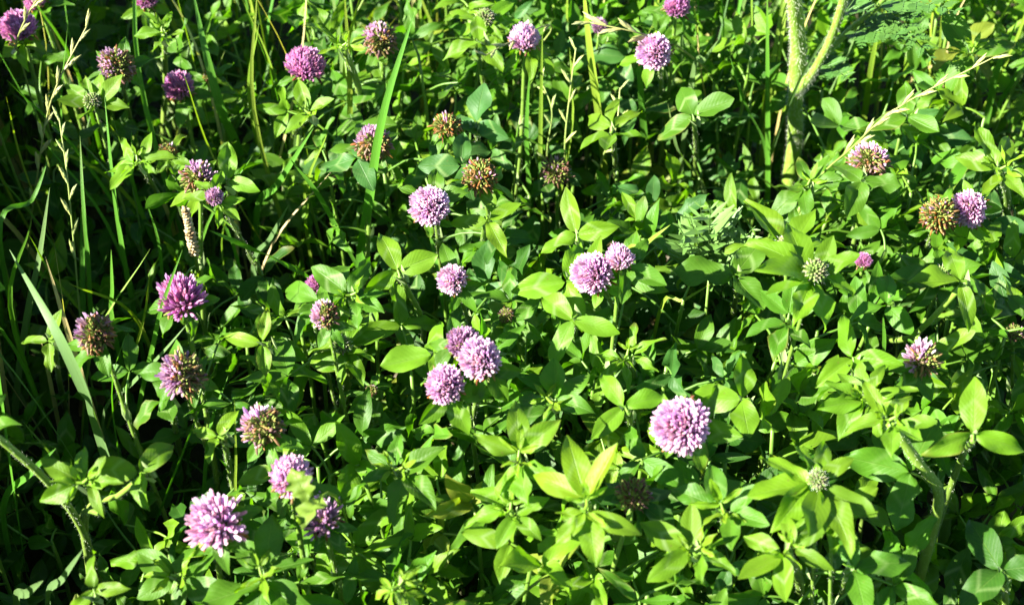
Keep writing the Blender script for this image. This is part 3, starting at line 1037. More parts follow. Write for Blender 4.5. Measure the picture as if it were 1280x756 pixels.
shoot(608, 272, .215, [(600, 330, .1)], 'clover with a pale hanging leaf right of the crown shaped head', .030, 3, 'lime', -.1, 'mid', axis=F1, phase=285, inner=False)
shoot(765, 165, .205, [(770, 220, .1)], 'clover with pale upright leaves among the grass stalks', .033, 4, 'lime', .25, 'mid', axis=F1, phase=90, inner=False)
shoot(868, 150, .205, [(870, 200, .1)], 'clover with a round shining leaf in the dark hollow', .032, 3, 'mid', .0, 'broad', axis=F1, phase=100, inner=False)
shoot(212, 498, .200, [(220, 540, .1)], 'clover with two pale leaflets under the dull violet head', .030, 3, 'mid', .0, 'broad', axis=F1, phase=190, inner=False)
shoot(68, 428, .205, [(75, 480, .1)], 'clover with small bright leaflets left of the reddish fading head', .026, 3, 'lime', .1, 'mid', axis=F1, phase=170, inner=False)
shoot(335, 430, .212, [(340, 480, .1)], 'clover with flat pale leaflets left of the forked shoot', .031, 3, 'lime', .05, 'mid', axis=F1, phase=160, inner=False)
shoot(280, 548, .205, [(290, 600, .1)], 'clover with small lit leaflets left of the fading whitish head', .024, 3, 'lime', .1, 'mid', axis=F1, phase=170, inner=False)
shoot(548, 442, .205, [(560, 500, .1)], 'clover with a broad leaf pointing away from the tilted pink head', .034, 3, 'lime', .05, 'broad', axis=F1, phase=185, inner=False)
shoot(640, 640, .215, [(640, 690, .1)], 'clover with bright crumpled leaves left below the yellow star', .030, 4, 'lime', .2, 'mid', axis=F1)
shoot(720, 395, .215, [(715, 450, .1)], 'clover with a long leaf hanging left of the slanting pink stem', .034, 3, 'lime', .0, 'mid', axis=F1, phase=250, inner=False)
shoot(1068, 455, .222, [(1065, 510, .1)], 'clover with a tall broad leaf below the green star bud', .036, 3, 'lime', .2, 'mid', axis=F1, phase=95, inner=False)
shoot(985, 400, .215, [(985, 460, .1)], 'clover with long upright leaves below two green buds', .036, 4, 'mid', .3, 'mid', axis=F1, phase=250, inner=False)
shoot(870, 690, .215, [(880, 740, .1)], 'clover with bright serrated looking leaves at the lower edge', .030, 5, 'lime', .2, 'mid', axis=F1)
shoot(1060, 715, .205, [(1050, 750, .1)], 'clover with rounded lit leaf low beside deep shade', .034, 3, 'mid', .0, 'broad', axis=F1, phase=20, inner=False)
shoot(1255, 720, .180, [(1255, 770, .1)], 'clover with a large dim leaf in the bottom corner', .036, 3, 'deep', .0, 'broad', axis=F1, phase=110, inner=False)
shoot(120, 745, .195, [(125, 790, .1)], 'clover with an upright bright leaf at the bottom edge', .028, 3, 'lime', .3, 'mid', axis=F1, phase=95, inner=False)
shoot(690, 505, .205, [(700, 560, .1)], 'clover with flat lit leaves between the pink pair and largest globe', .032, 4, 'mid', .1, 'broad', axis=F1)
shoot(1115, 380, .200, [(1120, 430, .1)], 'clover with pale drooping leaflets above the fading cream head', .032, 3, 'mid', .0, 'broad', axis=F1, phase=200, inner=False)

# ------------------------------------------------------------------ grass
C_GRASS = (0.066, 0.190, 0.018)
C_GRASS_B = (0.095, 0.170, 0.055)      # bluish blades
C_GRASS_Y = (0.165, 0.255, 0.025)


def blade_mesh(name, pts, width, r, fold=0.35, taper_base=0.7, twist=0.0):
    n = len(pts) - 1
    b = MB()
    org = pts[0]
    ws, sv = [], []
    face = Vector((SUN.x, SUN.y, 0.2)).normalized()
    for i in range(n + 1):
        t = i / n
        ws.append(max(width * (taper_base + (1 - taper_base) * min(1, t * 3)) * (1 - t ** 3.2) ** 0.8, width * 0.03))
        tg = (pts[min(i + 1, n)] - pts[max(i - 1, 0)]).normalized()
        view = (CAM - pts[i]).normalized()
        s = tg.cross((face * 0.6 + view).normalized())
        if s.length < 1e-4:
            s = tg.orthogonal()
        s = Matrix.Rotation(twist * t + r, 3, tg) @ s.normalized()
        sv.append(s)
    b.ribbon([p - org for p in pts], ws, sv, (0.1, 0.2, 0.03), fold=fold)
    return b, org


def grass_blade(pxs, wpx, colour, label, rot=0.0, twist=0.3, guard=True):
    rr = random.Random(int(pxs[0][0] * 7 + pxs[0][1]))
    ctrl = [at(*p) for p in pxs]
    if ctrl[0].z > 0.01:
        d = ctrl[0] - ctrl[1]
        g = ctrl[0] + Vector((d.x, d.y, 0)) * 0.5
        g.z = 0
        ctrl = [g] + ctrl
    pts = bez(ctrl, 18)
    dep = proj(pts[9])[2]
    b, org = blade_mesh('grass_blade', pts, wpx * dep / FPX, rot, twist=twist)
    t = thing('grass_shoot', org, label, 'grass', 'single grass shoots')
    o = b.build('blade', M_GRASS, t)
    o.color = (*jit(colour, rr, .1), 1)
    if guard:
        for i in range(5, 19):
            x, y, d = proj(pts[i])
            GUARD.append((x, y, wpx * 0.5, d))
        for i in range(9, 18, 2):
            LIT.append((pts[i], 0.003))
    return o


BL = [
    ([(450, 345, .10), (462, 250, .18), (480, 140, .25), (518, 16, .31)], 14, C_GRASS, 'tallest broad grass blade, rising in front of two brown clover heads'),
    ([(127, 545, .15), (108, 490, .20), (70, 410, .235), (12, 312, .25)], 24, C_GRASS_B, 'widest bluish grass blade slanting past the reddish fading head'),
    ([(300, 195, .12), (278, 140, .17), (258, 70, .21), (240, -15, .25)], 13, C_GRASS, 'broad green blade leaning beside the half hidden purple head'),
    ([(20, 520, .07), (34, 400, .14), (50, 320, .18), (62, 235, .22)], 11, C_GRASS_B, 'pale upright blade near the edge crossing the widest bluish blade'),
    ([(118, 420, .10), (111, 330, .16), (104, 250, .20), (100, 170, .23)], 7, C_GRASS, 'thin bright blade standing above the reddish fading head'),
    ([(143, 410, .12), (141, 360, .16), (139, 312, .19)], 8, C_GRASS, 'short narrow blade beside the deep magenta head'),
    ([(172, 525, .08), (192, 430, .18), (205, 375, .23), (228, 312, .26)], 7, C_GRASS, 'thin blade crossing in front of the deep magenta head'),
    ([(130, 520, .10), (165, 480, .16), (200, 445, .20), (234, 405, .23)], 7, C_GRASS_B, 'straight slanting blade between magenta and dull violet heads'),
    ([(395, 358, .10), (355, 328, .17), (310, 308, .21), (262, 288, .23)], 13, C_GRASS, 'broad dark blade pointing away from the thick forked shoot'),
    ([(455, 350, .08), (430, 300, .14), (400, 245, .19), (360, 195, .22)], 12, C_GRASS, 'dark blade arching behind the two upright rounded leaflets'),
    ([(318, 340, .12), (338, 300, .16), (361, 256, .20)], 10, C_GRASS_B, 'pale pointed blade tip in the dark gap above the forked shoot'),
    ([(322, 268, .12), (348, 230, .17), (392, 160, .22)], 11, C_GRASS, 'bright blade rising beside the cupped clover leaf'),
    ([(675, 258, .07), (676, 160, .16), (678, 36, .25)], 7, C_GRASS_Y, 'bright narrow blade standing by the dim purple brown head'),
    ([(664, 258, .07), (659, 170, .15), (662, 90, .21)], 9, C_GRASS, 'upright blade left of the bright narrow one'),
    ([(758, 215, .08), (748, 130, .17), (738, 60, .22), (728, -30, .27)], 15, C_GRASS_Y, 'wide upright yellow green blade through the top edge'),
    ([(806, 185, .10), (802, 120, .17), (796, 45, .22)], 11, C_GRASS, 'dark upright blade beside the bright pink head'),
    ([(866, 100, .17), (882, 75, .20), (899, 49, .23)], 9, C_GRASS_B, 'short bluish blade pointing at the feathery leaves'),
    ([(958, 190, .10), (932, 130, .17), (912, 70, .21)], 6, C_GRASS, 'thin dark blade below the branching pale stalk'),
    ([(62, 756, .12), (80, 722, .17), (104, 686, .21)], 12, C_GRASS_B, 'pale blade tip at the bottom edge beside the forked stem'),
    ([(24, 758, .12), (36, 740, .16), (54, 725, .19)], 14, C_GRASS_B, 'shorter pale blade tip in the bottom corner'),
    ([(297, 640, .12), (295, 570, .17), (293, 500, .21)], 4, C_GRASS_Y, 'hair thin stalk passing the fading whitish pink head'),
    ([(776, 345, .19), (805, 308, .22), (838, 281, .24)], 9, C_GRASS_Y, 'curved bright blade beside the touching pink pair'),
    ([(824, 392, .15), (855, 375, .17), (892, 353, .19)], 5, C_GRASS_Y, 'straw thin blade lying below the feathery tuft'),
    ([(1082, 138, .10), (1090, 80, .17), (1102, 20, .22)], 9, C_GRASS_Y, 'yellowish stalk standing right of the branching pale stalk'),
    ([(1232, 155, .12), (1246, 90, .18), (1272, 25, .23)], 9, C_GRASS, 'bright blade rising out at the top corner'),
    ([(960, 250, .07), (960, 120, .16), (959, -20, .24)], 8, C_GRASS, 'straight narrow stalk left of the branching pale stalk'),
    ([(345, 60, .12), (330, 110, .16), (300, 160, .19)], 8, C_GRASS_B, 'shaded blade falling from the pink skirted head'),
    ([(0, 300, .18), (40, 250, .19), (60, 200, .21)], 7, C_GRASS, 'thin blade leaning in from the frame edge'),
    ([(700, 250, .08), (716, 150, .17), (712, 60, .22)], 4, C_GRASS_Y, 'hair thin pale stalk among the grass spikes'),
    ([(640, 250, .08), (600, 240, .13), (560, 262, .17)], 8, C_GRASS, 'narrow blade behind the crown shaped pink head'),
    ([(560, 420, .10), (540, 300, .16), (520, 240, .2)], 6, C_GRASS, 'thin blade left of the crown shaped pink head'),
    ([(420, 590, .08), (370, 640, .15), (320, 660, .18)], 9, C_GRASS, 'dark blade crossing below the lobed leaf'),
    ([(880, 230, .08), (850, 190, .15), (835, 130, .2)], 12, C_GRASS_B, 'grey green blade in the dark hollow under the pink head'),
    ([(255, 640, .06), (262, 540, .13), (285, 470, .17)], 6, C_GRASS, 'thin blade rising right of the dull violet head'),
    ([(5, 640, .12), (40, 590, .17), (70, 560, .2)], 10, C_GRASS, 'blade behind the forked hairy stem'),
    ([(1100, 470, .14), (1106, 430, .19), (1104, 392, .22)], 9, C_GRASS, 'short upright blade before the fading cream head'),
]
for k, (p, w, c, lab) in enumerate(BL):
    grass_blade(p, w, c, lab, rot=random.Random(k).uniform(-.25, .25), twist=random.Random(k + 50).uniform(-.4, .4))


def blade_between(tuft, origin, base, tip, width, col, rr, curve=0.25):
    side = Vector((rr.uniform(-1, 1), rr.uniform(-1, 1), 0)).normalized()
    L_ = (tip - base).length
    mid = base.lerp(tip, 0.55) + Vector((0, 0, L_ * curve * 0.4)) + side * L_ * 0.06
    pts = bez([base, mid, tip], 11)
    b, org = blade_mesh('blade', pts, width, rr.uniform(-1.2, 1.2), twist=rr.uniform(-.8, .8))
    o = b.build('blade', M_GRASS, tuft)
    o.location = org - origin
    o.color = (*jit(col, rr, .2), 1)


# ------------------------------------------------------------------ grass spikes
def spike(pxs, label, n_spk, size, col, seed, start=0.45, stalk_r=0.0008, droop=0.25):
    rr = random.Random(seed)
    ctrl = [at(*p) for p in pxs]
    if ctrl[0].z > 0.01:
        d = ctrl[0] - ctrl[1]
        g = ctrl[0] + Vector((d.x, d.y, 0)) * 0.4
        g.z = 0
        ctrl = [g] + ctrl
    pts = bez(ctrl, 30)
    origin = pts[0].copy()
    t = thing('grass_spike', origin, label, 'grass spike', 'grass seed spikes')
    b = MB()
    b.tube([p - origin for p in pts], [stalk_r * (1 - 0.5 * i / 30) for i in range(31)], [mixc(C_STEM, col, i / 30) for i in range(31)], 6)
    b.build('stalk', M_STRAW, t)
    for k in range(n_spk):
        s = (start + (0.99 - start) * k / (n_spk - 1)) * 30
        i = min(29, int(s))
        p = pts[i].lerp(pts[i + 1], s - i)
        ax = (pts[i + 1] - pts[i]).normalized()
        view = (CAM - p).normalized()
        sd = ax.cross(view).normalized() * (1 if k % 2 else -1)
        d = (ax + sd * droop + Vector((rr.gauss(0, .08), rr.gauss(0, .08), rr.gauss(0, .08)))).normalized()
        sb = MB()
        L_ = size * rr.uniform(0.85, 1.15) * (1 - 0.3 * k / n_spk)
        for q in range(4):          # overlapping scales
            o = d * L_ * 0.17 * q + sd * 0.0003
            dd = (d + sd * (0.16 if q % 2 else -0.06)).normalized()
            cc = jit(mixc(col, (0.36, 0.42, 0.16), rr.random() * 0.6), rr, .15)
            sb.tube([o, o + dd * L_ * 0.22, o + dd * L_ * 0.42, o + dd * L_ * 0.62], [L_ * .05, L_ * .085, L_ * .06, L_ * .008], cc, 5, cap=False)
        so = sb.build('spikelet', M_STRAW, t)
        so.location = p - origin
    for i in range(14, 30, 4):
        x, y, d = proj(pts[i])
        GUARD.append((x, y, 6, d))
    return t


STRAW = (0.30, 0.28, 0.10)
spike([(36, 330, .10), (48, 210, .19), (66, 120, .24), (110, 30, .28)], 'tall straw grass spike arching up toward the purple corner head', 13, .013, STRAW, 1, .40)
spike([(105, 430, .10), (92, 300, .17), (84, 220, .21), (74, 148, .24)], 'shorter green grass spike standing beside the tall straw one', 9, .011, (0.34, 0.40, 0.12), 2, .45)
spike([(1000, 262, .15), (1070, 180, .21), (1130, 130, .245), (1246, 70, .285)], 'straw grass spike slanting over the half brown clover head', 12, 0.012, (0.27, 0.30, 0.08), 3, .45)
spike([(640, 120, .14), (690, 35, .20), (640, 52, .225), (606, 70, .235)], 'pale drooping spike lying across the pale pink head', 6, .013, (0.34, 0.34, 0.12), 4, .55)
spike([(900, 120, .12), (850, 60, .20), (800, 42, .235), (735, 28, .245)], 'bent spike with pale tip hanging over the bright pink head', 5, .017, (0.36, 0.35, 0.12), 5, .7)
spike([(712, 260, .08), (706, 190, .15), (712, 120, .19), (720, 60, .22)], 'loose green grass spike among upright blades by the yellow blade', 7, .012, (0.36, 0.44, 0.12), 6, .45, droop=.5)
spike([(686, 260, .08), (684, 190, .14), (690, 140, .18), (676, 100, .2)], 'thin green grass spike over the dim purple brown head', 6, .011, (0.33, 0.42, 0.12), 7, .45, droop=.5)
spike([(30, 90, .2), (20, 60, .235), (34, 20, .26), (60, -20, .28)], 'straw grass spike crossing the purple corner head', 8, .012, STRAW, 8, .35)
spike([(740, 250, .08), (752, 200, .15), (770, 160, .18), (775, 110, .2)], 'short green spike right of the wide yellow green blade', 6, .011, (0.34, 0.42, 0.12), 9, .45, droop=.5)

# ------------------------------------------------------------------ plantain seed head
pt = [at(250, 365, .12), at(247, 335, .17), at(240, 300, .21), at(232, 262, .235)]
g = pt[0] + Vector((0.012, -0.01, 0))
g.z = 0
pp = bez([g] + pt, 24)
pl = thing('plantain', pp[0].copy(), 'tan plantain seed head standing above the deep magenta clover', 'plantain')
b = MB()
b.tube([p - pp[0] for p in pp], 0.0011, C_STEM, 7)
b.build('stem', M_STEM, pl)
b = MB()
rr = random.Random(9)
o0 = pp[15]
for k in range(110):
    s = 15 + 9 * k / 110
    i = min(23, int(s))
    p = pp[i].lerp(pp[i + 1], s - i) - o0
    ax = (pp[i + 1] - pp[i]).normalized()
    d = (Matrix.Rotation(k * 2.4, 3, ax) @ ax.orthogonal().normalized())
    c = jit(rr.choice([(0.42, 0.32, 0.16), (0.55, 0.45, 0.25), (0.26, 0.17, 0.08)]), rr, .2)
    fat = 1.0 if k < 60 else 0.75
    b.tube([p, p + d * 0.0020 * fat + ax * 0.0008, p + d * 0.0032 * fat + ax * 0.0018], [0.0011, 0.0013, 0.0004], c, 5)
sh = b.build('seed_head', M_STRAW, pl)
sh.location = o0 - pp[0]
GUARD.append((238, 298, 14, proj(o0)[2]))

# ------------------------------------------------------------------ branching pale stalk (cow parsley kin) with feathery leaves
C_PALE = (0.23, 0.36, 0.045)


def feather(b, base, d, nrm, length, r, col, depth=2, width=0.42, slim=1.0):
    """pinnate leaf: rachis with paired toothed lobes"""
    n = 6
    side = d.cross(nrm).normalized()
    tip = base + d * length
    b.tube([base, base.lerp(tip, .5) + nrm * length * .05, tip], [0.0007, 0.0005, 0.0002], col, 4, cap=False)
    for k in range(1, n + 1):
        t = k / (n + 0.6)
        p = base.lerp(tip, t) + nrm * length * .05 * (1 - (2 * t - 1) ** 2)
        ln = length * width * (1 - t) ** 0.7 * (0.55 + 0.45 * min(1, t * 4))
        for sg in (-1, 1):
            dd = (side * sg + d * 0.75 + nrm * r.uniform(-.15, .25)).normalized()
            if depth > 1 and ln > 0.006:
                feather(b, p, dd, nrm, ln, r, jit(col, r, .1), depth - 1, 0.5, slim)
            else:
                sv = dd.cross(nrm).normalized()
                b.ribbon([p, p + dd * ln * .5, p + dd * ln], [ln * .22 * slim, ln * .55 * slim, ln * .06], sv, col, fold=0.15)


zt = 0.17
st = [at(992, 192, .10), at(994, 130, .155), at(998, 60, .21), at(990, -30, .28)]
g = st[0] + Vector((-0.002, -0.004, 0))
g.z = 0
pp = bez([g] + st, 26)
stalk = thing('hairy_stalk', pp[0].copy(), 'thick pale hairy stalk forking upward with feathery leaves', 'wild plant')
org = pp[0]
b = MB()
rad = [(0.0057 - 0.0010 * i / 26) * (1 + 0.22 * math.exp(-((i - 17.5) / 1.1) ** 2)) for i in range(27)]
loc = [p - org for p in pp]
b.tube(loc, rad, [mixc(C_PALE, C_STEM, 0.35 + 0.3 * math.sin(i * 1.3) ** 2) for i in range(27)], 12)
add_hairs(b, loc, rad, random.Random(3), 3200, 0.0021, (0.70, 0.74, 0.55))
b.build('stem', M_STEM, stalk)
br = bez([at(996, 112, .170), at(1014, 94, .192), at(1040, 46, .232), at(1062, -25, .285)], 14)
b = MB()
rb = [0.0050 - 0.0022 * min(1, i / 5) for i in range(15)]
b.tube([p - org for p in br], rb, [mixc(C_PALE, C_STEM, 0.3 + 0.4 * math.sin(i * 1.1) ** 2) for i in range(15)], 10)
add_hairs(b, [p - org for p in br], rb, random.Random(4), 1100, 0.0016, (0.70, 0.74, 0.55))
b.build('branch', M_STEM, stalk)
br2 = bez([at(1022, 78, .192), at(1060, 40, .222), at(1100, 5, .25), at(1125, -30, .27)], 12)
b = MB()
rb = [0.0026 - 0.0012 * i / 12 for i in range(13)]
b.tube([p - org for p in br2], rb, C_STEM, 8)
add_hairs(b, [p - org for p in br2], rb, random.Random(5), 400, 0.0016, (0.65, 0.7, 0.5))
b.build('branch', M_STEM, stalk)
fr_ = random.Random(6)
for (bx, by, bz, tx, ty, tz) in ((1100, 5, .25, 1160, 70, .235), (1060, 40, .222, 1130, 48, .245), (1022, 78, .19, 1062, 100, .20), (1044, 20, .235, 1085, 15, .26),
                                 (1100, 2, .25, 1190, 15, .27)):
    p0, p1 = at(bx, by, bz), at(tx, ty, tz)
    b = MB()
    d = (p1 - p0)
    feather(b, Vector((0, 0, 0)), d.normalized(), (Vector((0, 0, 1)) + SUN * .4).normalized(), d.length * 1.15, fr_, (0.060, 0.145, 0.025), 2, 0.42)
    o = b.build('feathery_leaf', M_FERN, stalk)
    o.location = p0 - org
for i in range(6, 27, 4):
    x, y, d = proj(pp[i])
    GUARD.append((x, y, 15, d))
    LIT.append((pp[i], 0.008))
for q in (br[3], br[6], br[9], br2[3], br2[6]):
    x, y, d = proj(q)
    GUARD.append((x, y, 12, d))

p0 = at(887, 340, .16)
tuft = thing('yarrow', Vector((p0.x, p0.y, 0)), 'small tuft of feathery grey green leaves right of the pink pair', 'wild plant')
b = MB()
b.tube([Vector((0, 0, 0)), Vector((0.002, 0, .08)), Vector((0, 0, .16))], [0.0014, .0012, .0008], C_STEM, 6)
b.build('stem', M_STEM, tuft)
for k, (tx, ty, tz) in enumerate(((905, 258, .225), (862, 268, .230), (942, 285, .215), (845, 305, .210), (925, 322, .205), (888, 260, .240), (876, 255, .22), (925, 268, .225), (850, 285, .22), (946, 305, .21))):
    p1 = at(tx, ty, tz)
    b = MB()
    d = p1 - p0
    feather(b, Vector((0, 0, 0)), d.normalized(), (Vector((0, 0, .7)) + SUN * .4 + Vector((fr_.gauss(0, .6), -0.5 + fr_.gauss(0, .4), fr_.gauss(0, .3)))).normalized(), d.length * 1.05, fr_, (0.100, 0.200, 0.040), 1, 0.42, 0.42)
    o = b.build('feathery_leaf', M_FERN, tuft)
    o.location = Vector((0, 0, .16))
GUARD.append((893, 288, 38, proj(at(893, 288, .21))[2]))
LIT.append((at(893, 288, .21), .02))

# ------------------------------------------------------------------ lobed yellow green leaf over a pink head
p0, p1, p2 = at(430, 640, .20), at(372, 650, .232), at(360, 600, .255)
lb = thing('lobed_leaf', Vector((p0.x + .01, p0.y - .01, 0)), 'lobed yellow green leaf lying over a pink clover head', 'leaf')
og = lb.location.copy()
b = MB()
b.tube(bez([Vector((0, 0, 0)), p0 - og, p1 - og], 12), 0.0008, C_YOUNG, 6)
b.build('petiole', M_STEM, lb)
for (bx, by, bz, tx, ty, tz, sd) in ((386, 624, .246, 364, 586, .258, 1), (400, 622, .242, 374, 650, .246, 2)):
    c0, c1 = at(bx, by, bz), at(tx, ty, tz)
    dat = leaflet_data(700 + sd, 0.72, 0.0, 0.35, 0.25, 0.5 if sd == 1 else -0.4, 0.10, nv=28, half=3)
    vs = []
    for (x, y, z), (u_, v_) in zip(dat[0], dat[2]):
        k = 1 + 0.24 * math.sin(24 * v_ + sd) * (abs(2 * u_ - 1) ** 1.5)
        vs.append((x * k, y, z + 0.03 * math.sin(19 * v_ + 3 * u_) + 0.02 * math.sin(31 * u_ + 9 * v_)))
    b = MB()
    L_ = (c1 - c0).length
    nrm = ((CAM - c0).normalized() * 0.4 + SUN * 0.5 + Vector((0, 0, .4))).normalized()
    b.append((vs, dat[1], dat[2]), frame(c1 - c0, nrm) @ Matrix.Diagonal((L_, L_, L_, 1)), C_YOUNG)
    o = b.build('lobe', M_LEAF, lb)
    o.location = c0 - og
    o.color = (0.15, 0.235, 0.03, 1)
    x, y, d = proj(c0.lerp(c1, .5))
    GUARD.append((x, y, 22, d))

# ------------------------------------------------------------------ filler: leafy clovers everywhere between
def canopy(px, py):
    """height of the leaf layer and its density, read off the photograph"""
    h, dens = 0.188, 1.0
    nz = mnoise.noise(Vector((px / 95.0, py / 80.0, 3.7)))
    h += 0.045 * nz - 0.004
    dens += 0.5 * min(0.0, nz)
    if 470 < px < 960 and py < 300:
        h = max(h, 0.182) + 0.006
        dens = 1.0
    if px < 470 and py < 190:
        h += 0.02
        dens += 0.1
    if px < 330:
        k = 1 - px / 330
        h -= 0.065 * (0.35 + 0.65 * k)
        dens -= 0.15 + 0.40 * k
    if px > 1000 and py > 560:
        dens -= 0.5 * min(1, (px - 1000) / 200)
        h -= 0.075 * min(1, (px - 1000) / 150)
    if 270 < px < 475 and 195 < py < 345:
        dens -= 0.75
        h -= 0.10
    if 150 < px < 330 and 540 < py < 720:
        dens -= 0.45
        h -= 0.06
    if px < 300 and 230 < py < 520:
        dens -= 0.3
        h -= 0.03
    if 840 < px < 990 and 120 < py < 260:
        h -= 0.04
        dens -= .2
    return h, dens


fr = random.Random(77)
spots = []
tries = 0
while len(spots) < 295 and tries < 9000:
    tries += 1
    px, py = fr.uniform(-35, 1315), fr.uniform(-50, 810)
    h, dens = canopy(px, py)
    if fr.random() > dens * (0.62 + 0.38 * min(1, max(0, 1 - py / 700))):
        continue
    p = at(px, py, h * 0.8)
    ok = True
    for (_, _, _, _, q) in spots:
        if (q - p).length < 0.026:
            ok = False
            break
    if ok:
        spots.append((px, py, h, dens, p))


def direction_words(dx, dy):
    a = math.degrees(math.atan2(-dy, dx)) % 360
    return ['right of', 'above and right of', 'above', 'above and left of', 'left of', 'below and left of', 'below', 'below and right of'][int((a + 22.5) // 45) % 8]


used_labels = set()


def filler_label(px, py, stem='leafy clover'):
    cands = sorted(LAND, key=lambda l: (l[0] - px) ** 2 + (l[1] - py) ** 2)
    for pre in ('', 'farther '):
        for l in cands[:14]:
            txt = '%s %s%s the %s' % (stem, pre, direction_words(px - l[0], py - l[1]), l[2])
            if txt not in used_labels:
                used_labels.add(txt)
                return txt
    return txt


for k, (px, py, h, dens, p) in enumerate(spots):
    rr = random.Random(9000 + k)
    hh = h * rr.uniform(0.80, 1.16)
    base = Vector((p.x + rr.uniform(-.015, .015), p.y + rr.uniform(-.015, .015), 0))
    top = Vector((p.x + rr.uniform(-.012, .012), p.y + rr.uniform(-.012, .012), hh))
    mid = base.lerp(top, .5) + Vector((rr.uniform(-.008, .008), rr.uniform(-.008, .008), 0))
    plant = thing('leafy_clover', base, filler_label(px, py), 'clover', 'leafy clovers without flowers')
    pts = bez([base, mid, top], 8)
    top_i = 0
    u = rr.random()
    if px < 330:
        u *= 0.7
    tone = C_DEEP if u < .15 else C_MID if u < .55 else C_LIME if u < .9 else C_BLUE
    nl = rr.choice((5, 6, 6, 7)) + (2 if px > 420 and dens > .8 else 0)
    ph = rr.uniform(0, 6.28)
    made = 0
    for j in range(nl):
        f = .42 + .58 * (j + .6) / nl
        a = ph + j * 2.4
        hd = Vector((math.cos(a), math.sin(a), 0))
        i = max(1, min(7, int(f * 8)))
        node = pts[i]
        reach = rr.uniform(.006, .018) if j >= nl - 2 else rr.uniform(.012, .042)
        q = node + hd * reach + Vector((0, 0, reach * rr.uniform(.2, .9)))
        q.z = min(q.z, hh * 1.08)
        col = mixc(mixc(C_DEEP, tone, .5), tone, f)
        if rr.random() < .02:
            col = (0.15, 0.20, 0.02)
        if j == nl - 1 and rr.random() < .4:
            col = mixc(col, C_YOUNG, .6)
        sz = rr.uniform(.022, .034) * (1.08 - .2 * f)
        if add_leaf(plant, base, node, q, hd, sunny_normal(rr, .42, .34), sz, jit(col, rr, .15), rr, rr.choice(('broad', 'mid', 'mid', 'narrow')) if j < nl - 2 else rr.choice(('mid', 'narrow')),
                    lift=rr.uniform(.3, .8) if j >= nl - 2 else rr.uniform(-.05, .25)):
            made += 1
            top_i = max(top_i, i)
    if not made:
        used_labels.discard(plant['label'])
        bpy.data.objects.remove(plant)
        continue
    sb = MB()
    sb.tube([q - base for q in pts[:top_i + 1]], [.0014 - .0004 * q / 8 for q in range(top_i + 1)], C_STEM, 7)
    sb.build('stem', M_STEM, plant)

# grass tufts between
gspots = [(60, 200), (20, 420), (150, 250), (310, 60), (330, 150), (20, 130), (250, 330), (90, 520), (700, 180), (640, 130), (770, 160), (860, 170), (940, 210),
          (1100, 130), (1180, 180), (250, 40), (430, 240), (300, 380), (160, 620), (30, 680), (540, 110), (880, 20), (1260, 120), (400, 320), (340, 20), (560, 20), (110, 330), (370, 240), (15, 560), (690, 110), (720, 40), (200, 420), (300, 300)]
for k, (px, py) in enumerate(gspots):
    rr = random.Random(300 + k)
    base = at(px, py + 60, 0.02)
    base.z = 0
    t = thing('grass_tuft', base, filler_label(px, py, 'grass tuft'), 'grass tuft', 'grass tufts among the clover')
    for j in range(rr.randint(7, 13)):
        a = rr.uniform(0, 6.28)
        lean = rr.uniform(.02, .10)
        hgt = rr.uniform(.17, .29) if (px < 450 or py < 250) else rr.uniform(.12, .22)
        b0 = base + Vector((rr.uniform(-.008, .008), rr.uniform(-.008, .008), 0))
        tip = b0 + Vector((math.cos(a) * lean, math.sin(a) * lean, hgt))
        if blocked(b0.lerp(tip, .75), .004) or blocked(tip, .004):
            continue
        blade_between(t, base, b0, tip, rr.uniform(.0014, .0042), rr.choice((C_GRASS, C_GRASS, C_GRASS_B, C_GRASS_Y, C_GRASS_Y, (0.36, 0.32, 0.14))), rr)

# ------------------------------------------------------------------ undergrowth: low leaves nobody could count, the meadow round the frame, and growth added for shade
ur = random.Random(123)


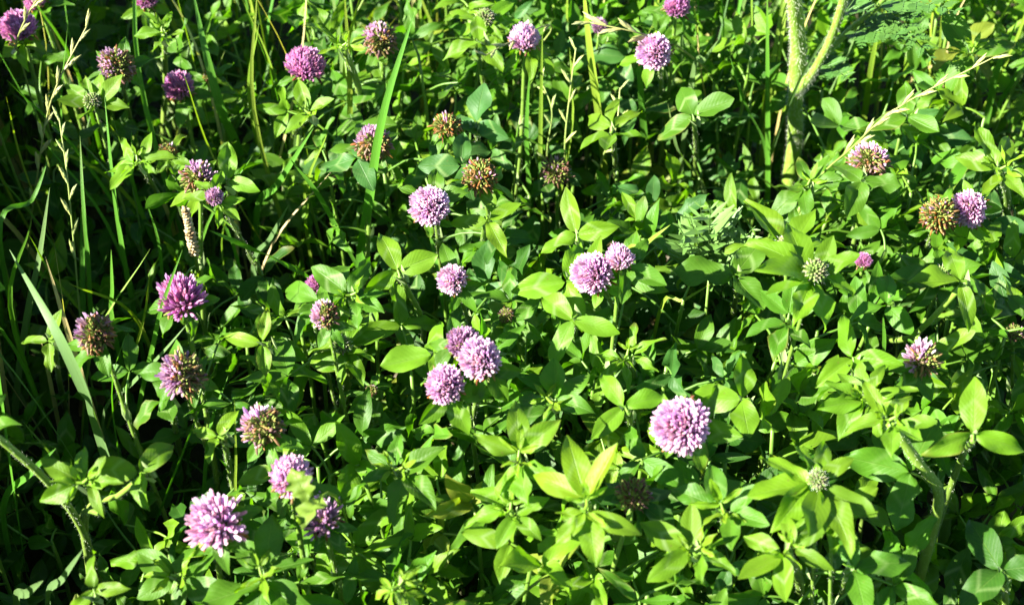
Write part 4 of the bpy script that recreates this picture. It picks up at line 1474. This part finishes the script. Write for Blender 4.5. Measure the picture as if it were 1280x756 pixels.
def mass(name, label, n, place):
    b = MB()
    made = 0
    for _ in range(n):
        p, sz, col = place()
        if p is None:
            continue
        nrm = sunny_normal(ur, .35, .4)
        a0 = ur.uniform(0, 6.28)
        e1 = Vector((math.cos(a0), math.sin(a0), 0))
        for k in range(3):
            d = Matrix.Rotation(k * 2.0, 3, nrm) @ (e1 - nrm * e1.dot(nrm)).normalized()
            d = (d + nrm * ur.uniform(-.15, .3)).normalized()
            m = Matrix.Translation(p) @ frame(d, nrm) @ Matrix.Diagonal((sz, sz, sz, 1))
            b.append(ur.choice(LEAF_RAW), m, jit(col, ur, .2))
    o = b.build(name, M_MASS)
    o['kind'] = 'stuff'
    o['label'] = label
    o['category'] = 'undergrowth'
    return o


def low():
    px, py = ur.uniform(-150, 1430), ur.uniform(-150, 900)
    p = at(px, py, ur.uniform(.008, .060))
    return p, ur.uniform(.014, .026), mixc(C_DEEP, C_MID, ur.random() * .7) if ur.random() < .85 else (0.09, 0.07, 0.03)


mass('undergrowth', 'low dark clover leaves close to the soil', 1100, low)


def around():
    x, y = ur.uniform(-1.5, 1.5), ur.uniform(-1.0, 1.9)
    h = ur.uniform(.03, .20)
    px, py, d = proj(Vector((x, y, h)))
    if d > 0.05 and -70 < px < 1350 and -90 < py < 830:
        return None, 0, 0
    if d < 0.25:
        return None, 0, 0
    if -0.75 < x and px < -40 and 0 < py < 830:
        h = ur.uniform(.04, .27)  # meadow made taller out of view on the left, to darken that side
    p = Vector((x, y, h))
    if blocked(p, .028, .7):
        return None, 0, 0
    return p, ur.uniform(.022, .034), mixc(C_DEEP, C_LIME, ur.random() * .8)


mass('meadow_undergrowth', 'clover meadow going on all round', 6500, around)


def leftside():  # unseen leaf mass added beyond the left edge to shade the gaps
    y = ur.uniform(-.45, .75)
    h = ur.uniform(.03, .285)
    edge = at(-45, 0, h)
    k = (y - at(0, 756, h).y) / (at(0, 0, h).y - at(0, 756, h).y)
    xe = at(-45, 756, h).x * (1 - k) + at(-45, 0, h).x * k
    x = xe - ur.uniform(0.0, .34)
    p = Vector((x, y, h))
    if blocked(p, .026, .45):
        return None, 0, 0
    return p, ur.uniform(.024, .036), mixc(C_DEEP, C_LIME, ur.random() * .8)


mass('shade_undergrowth', 'taller clover growth added at the side for its shade', 2300, leftside)
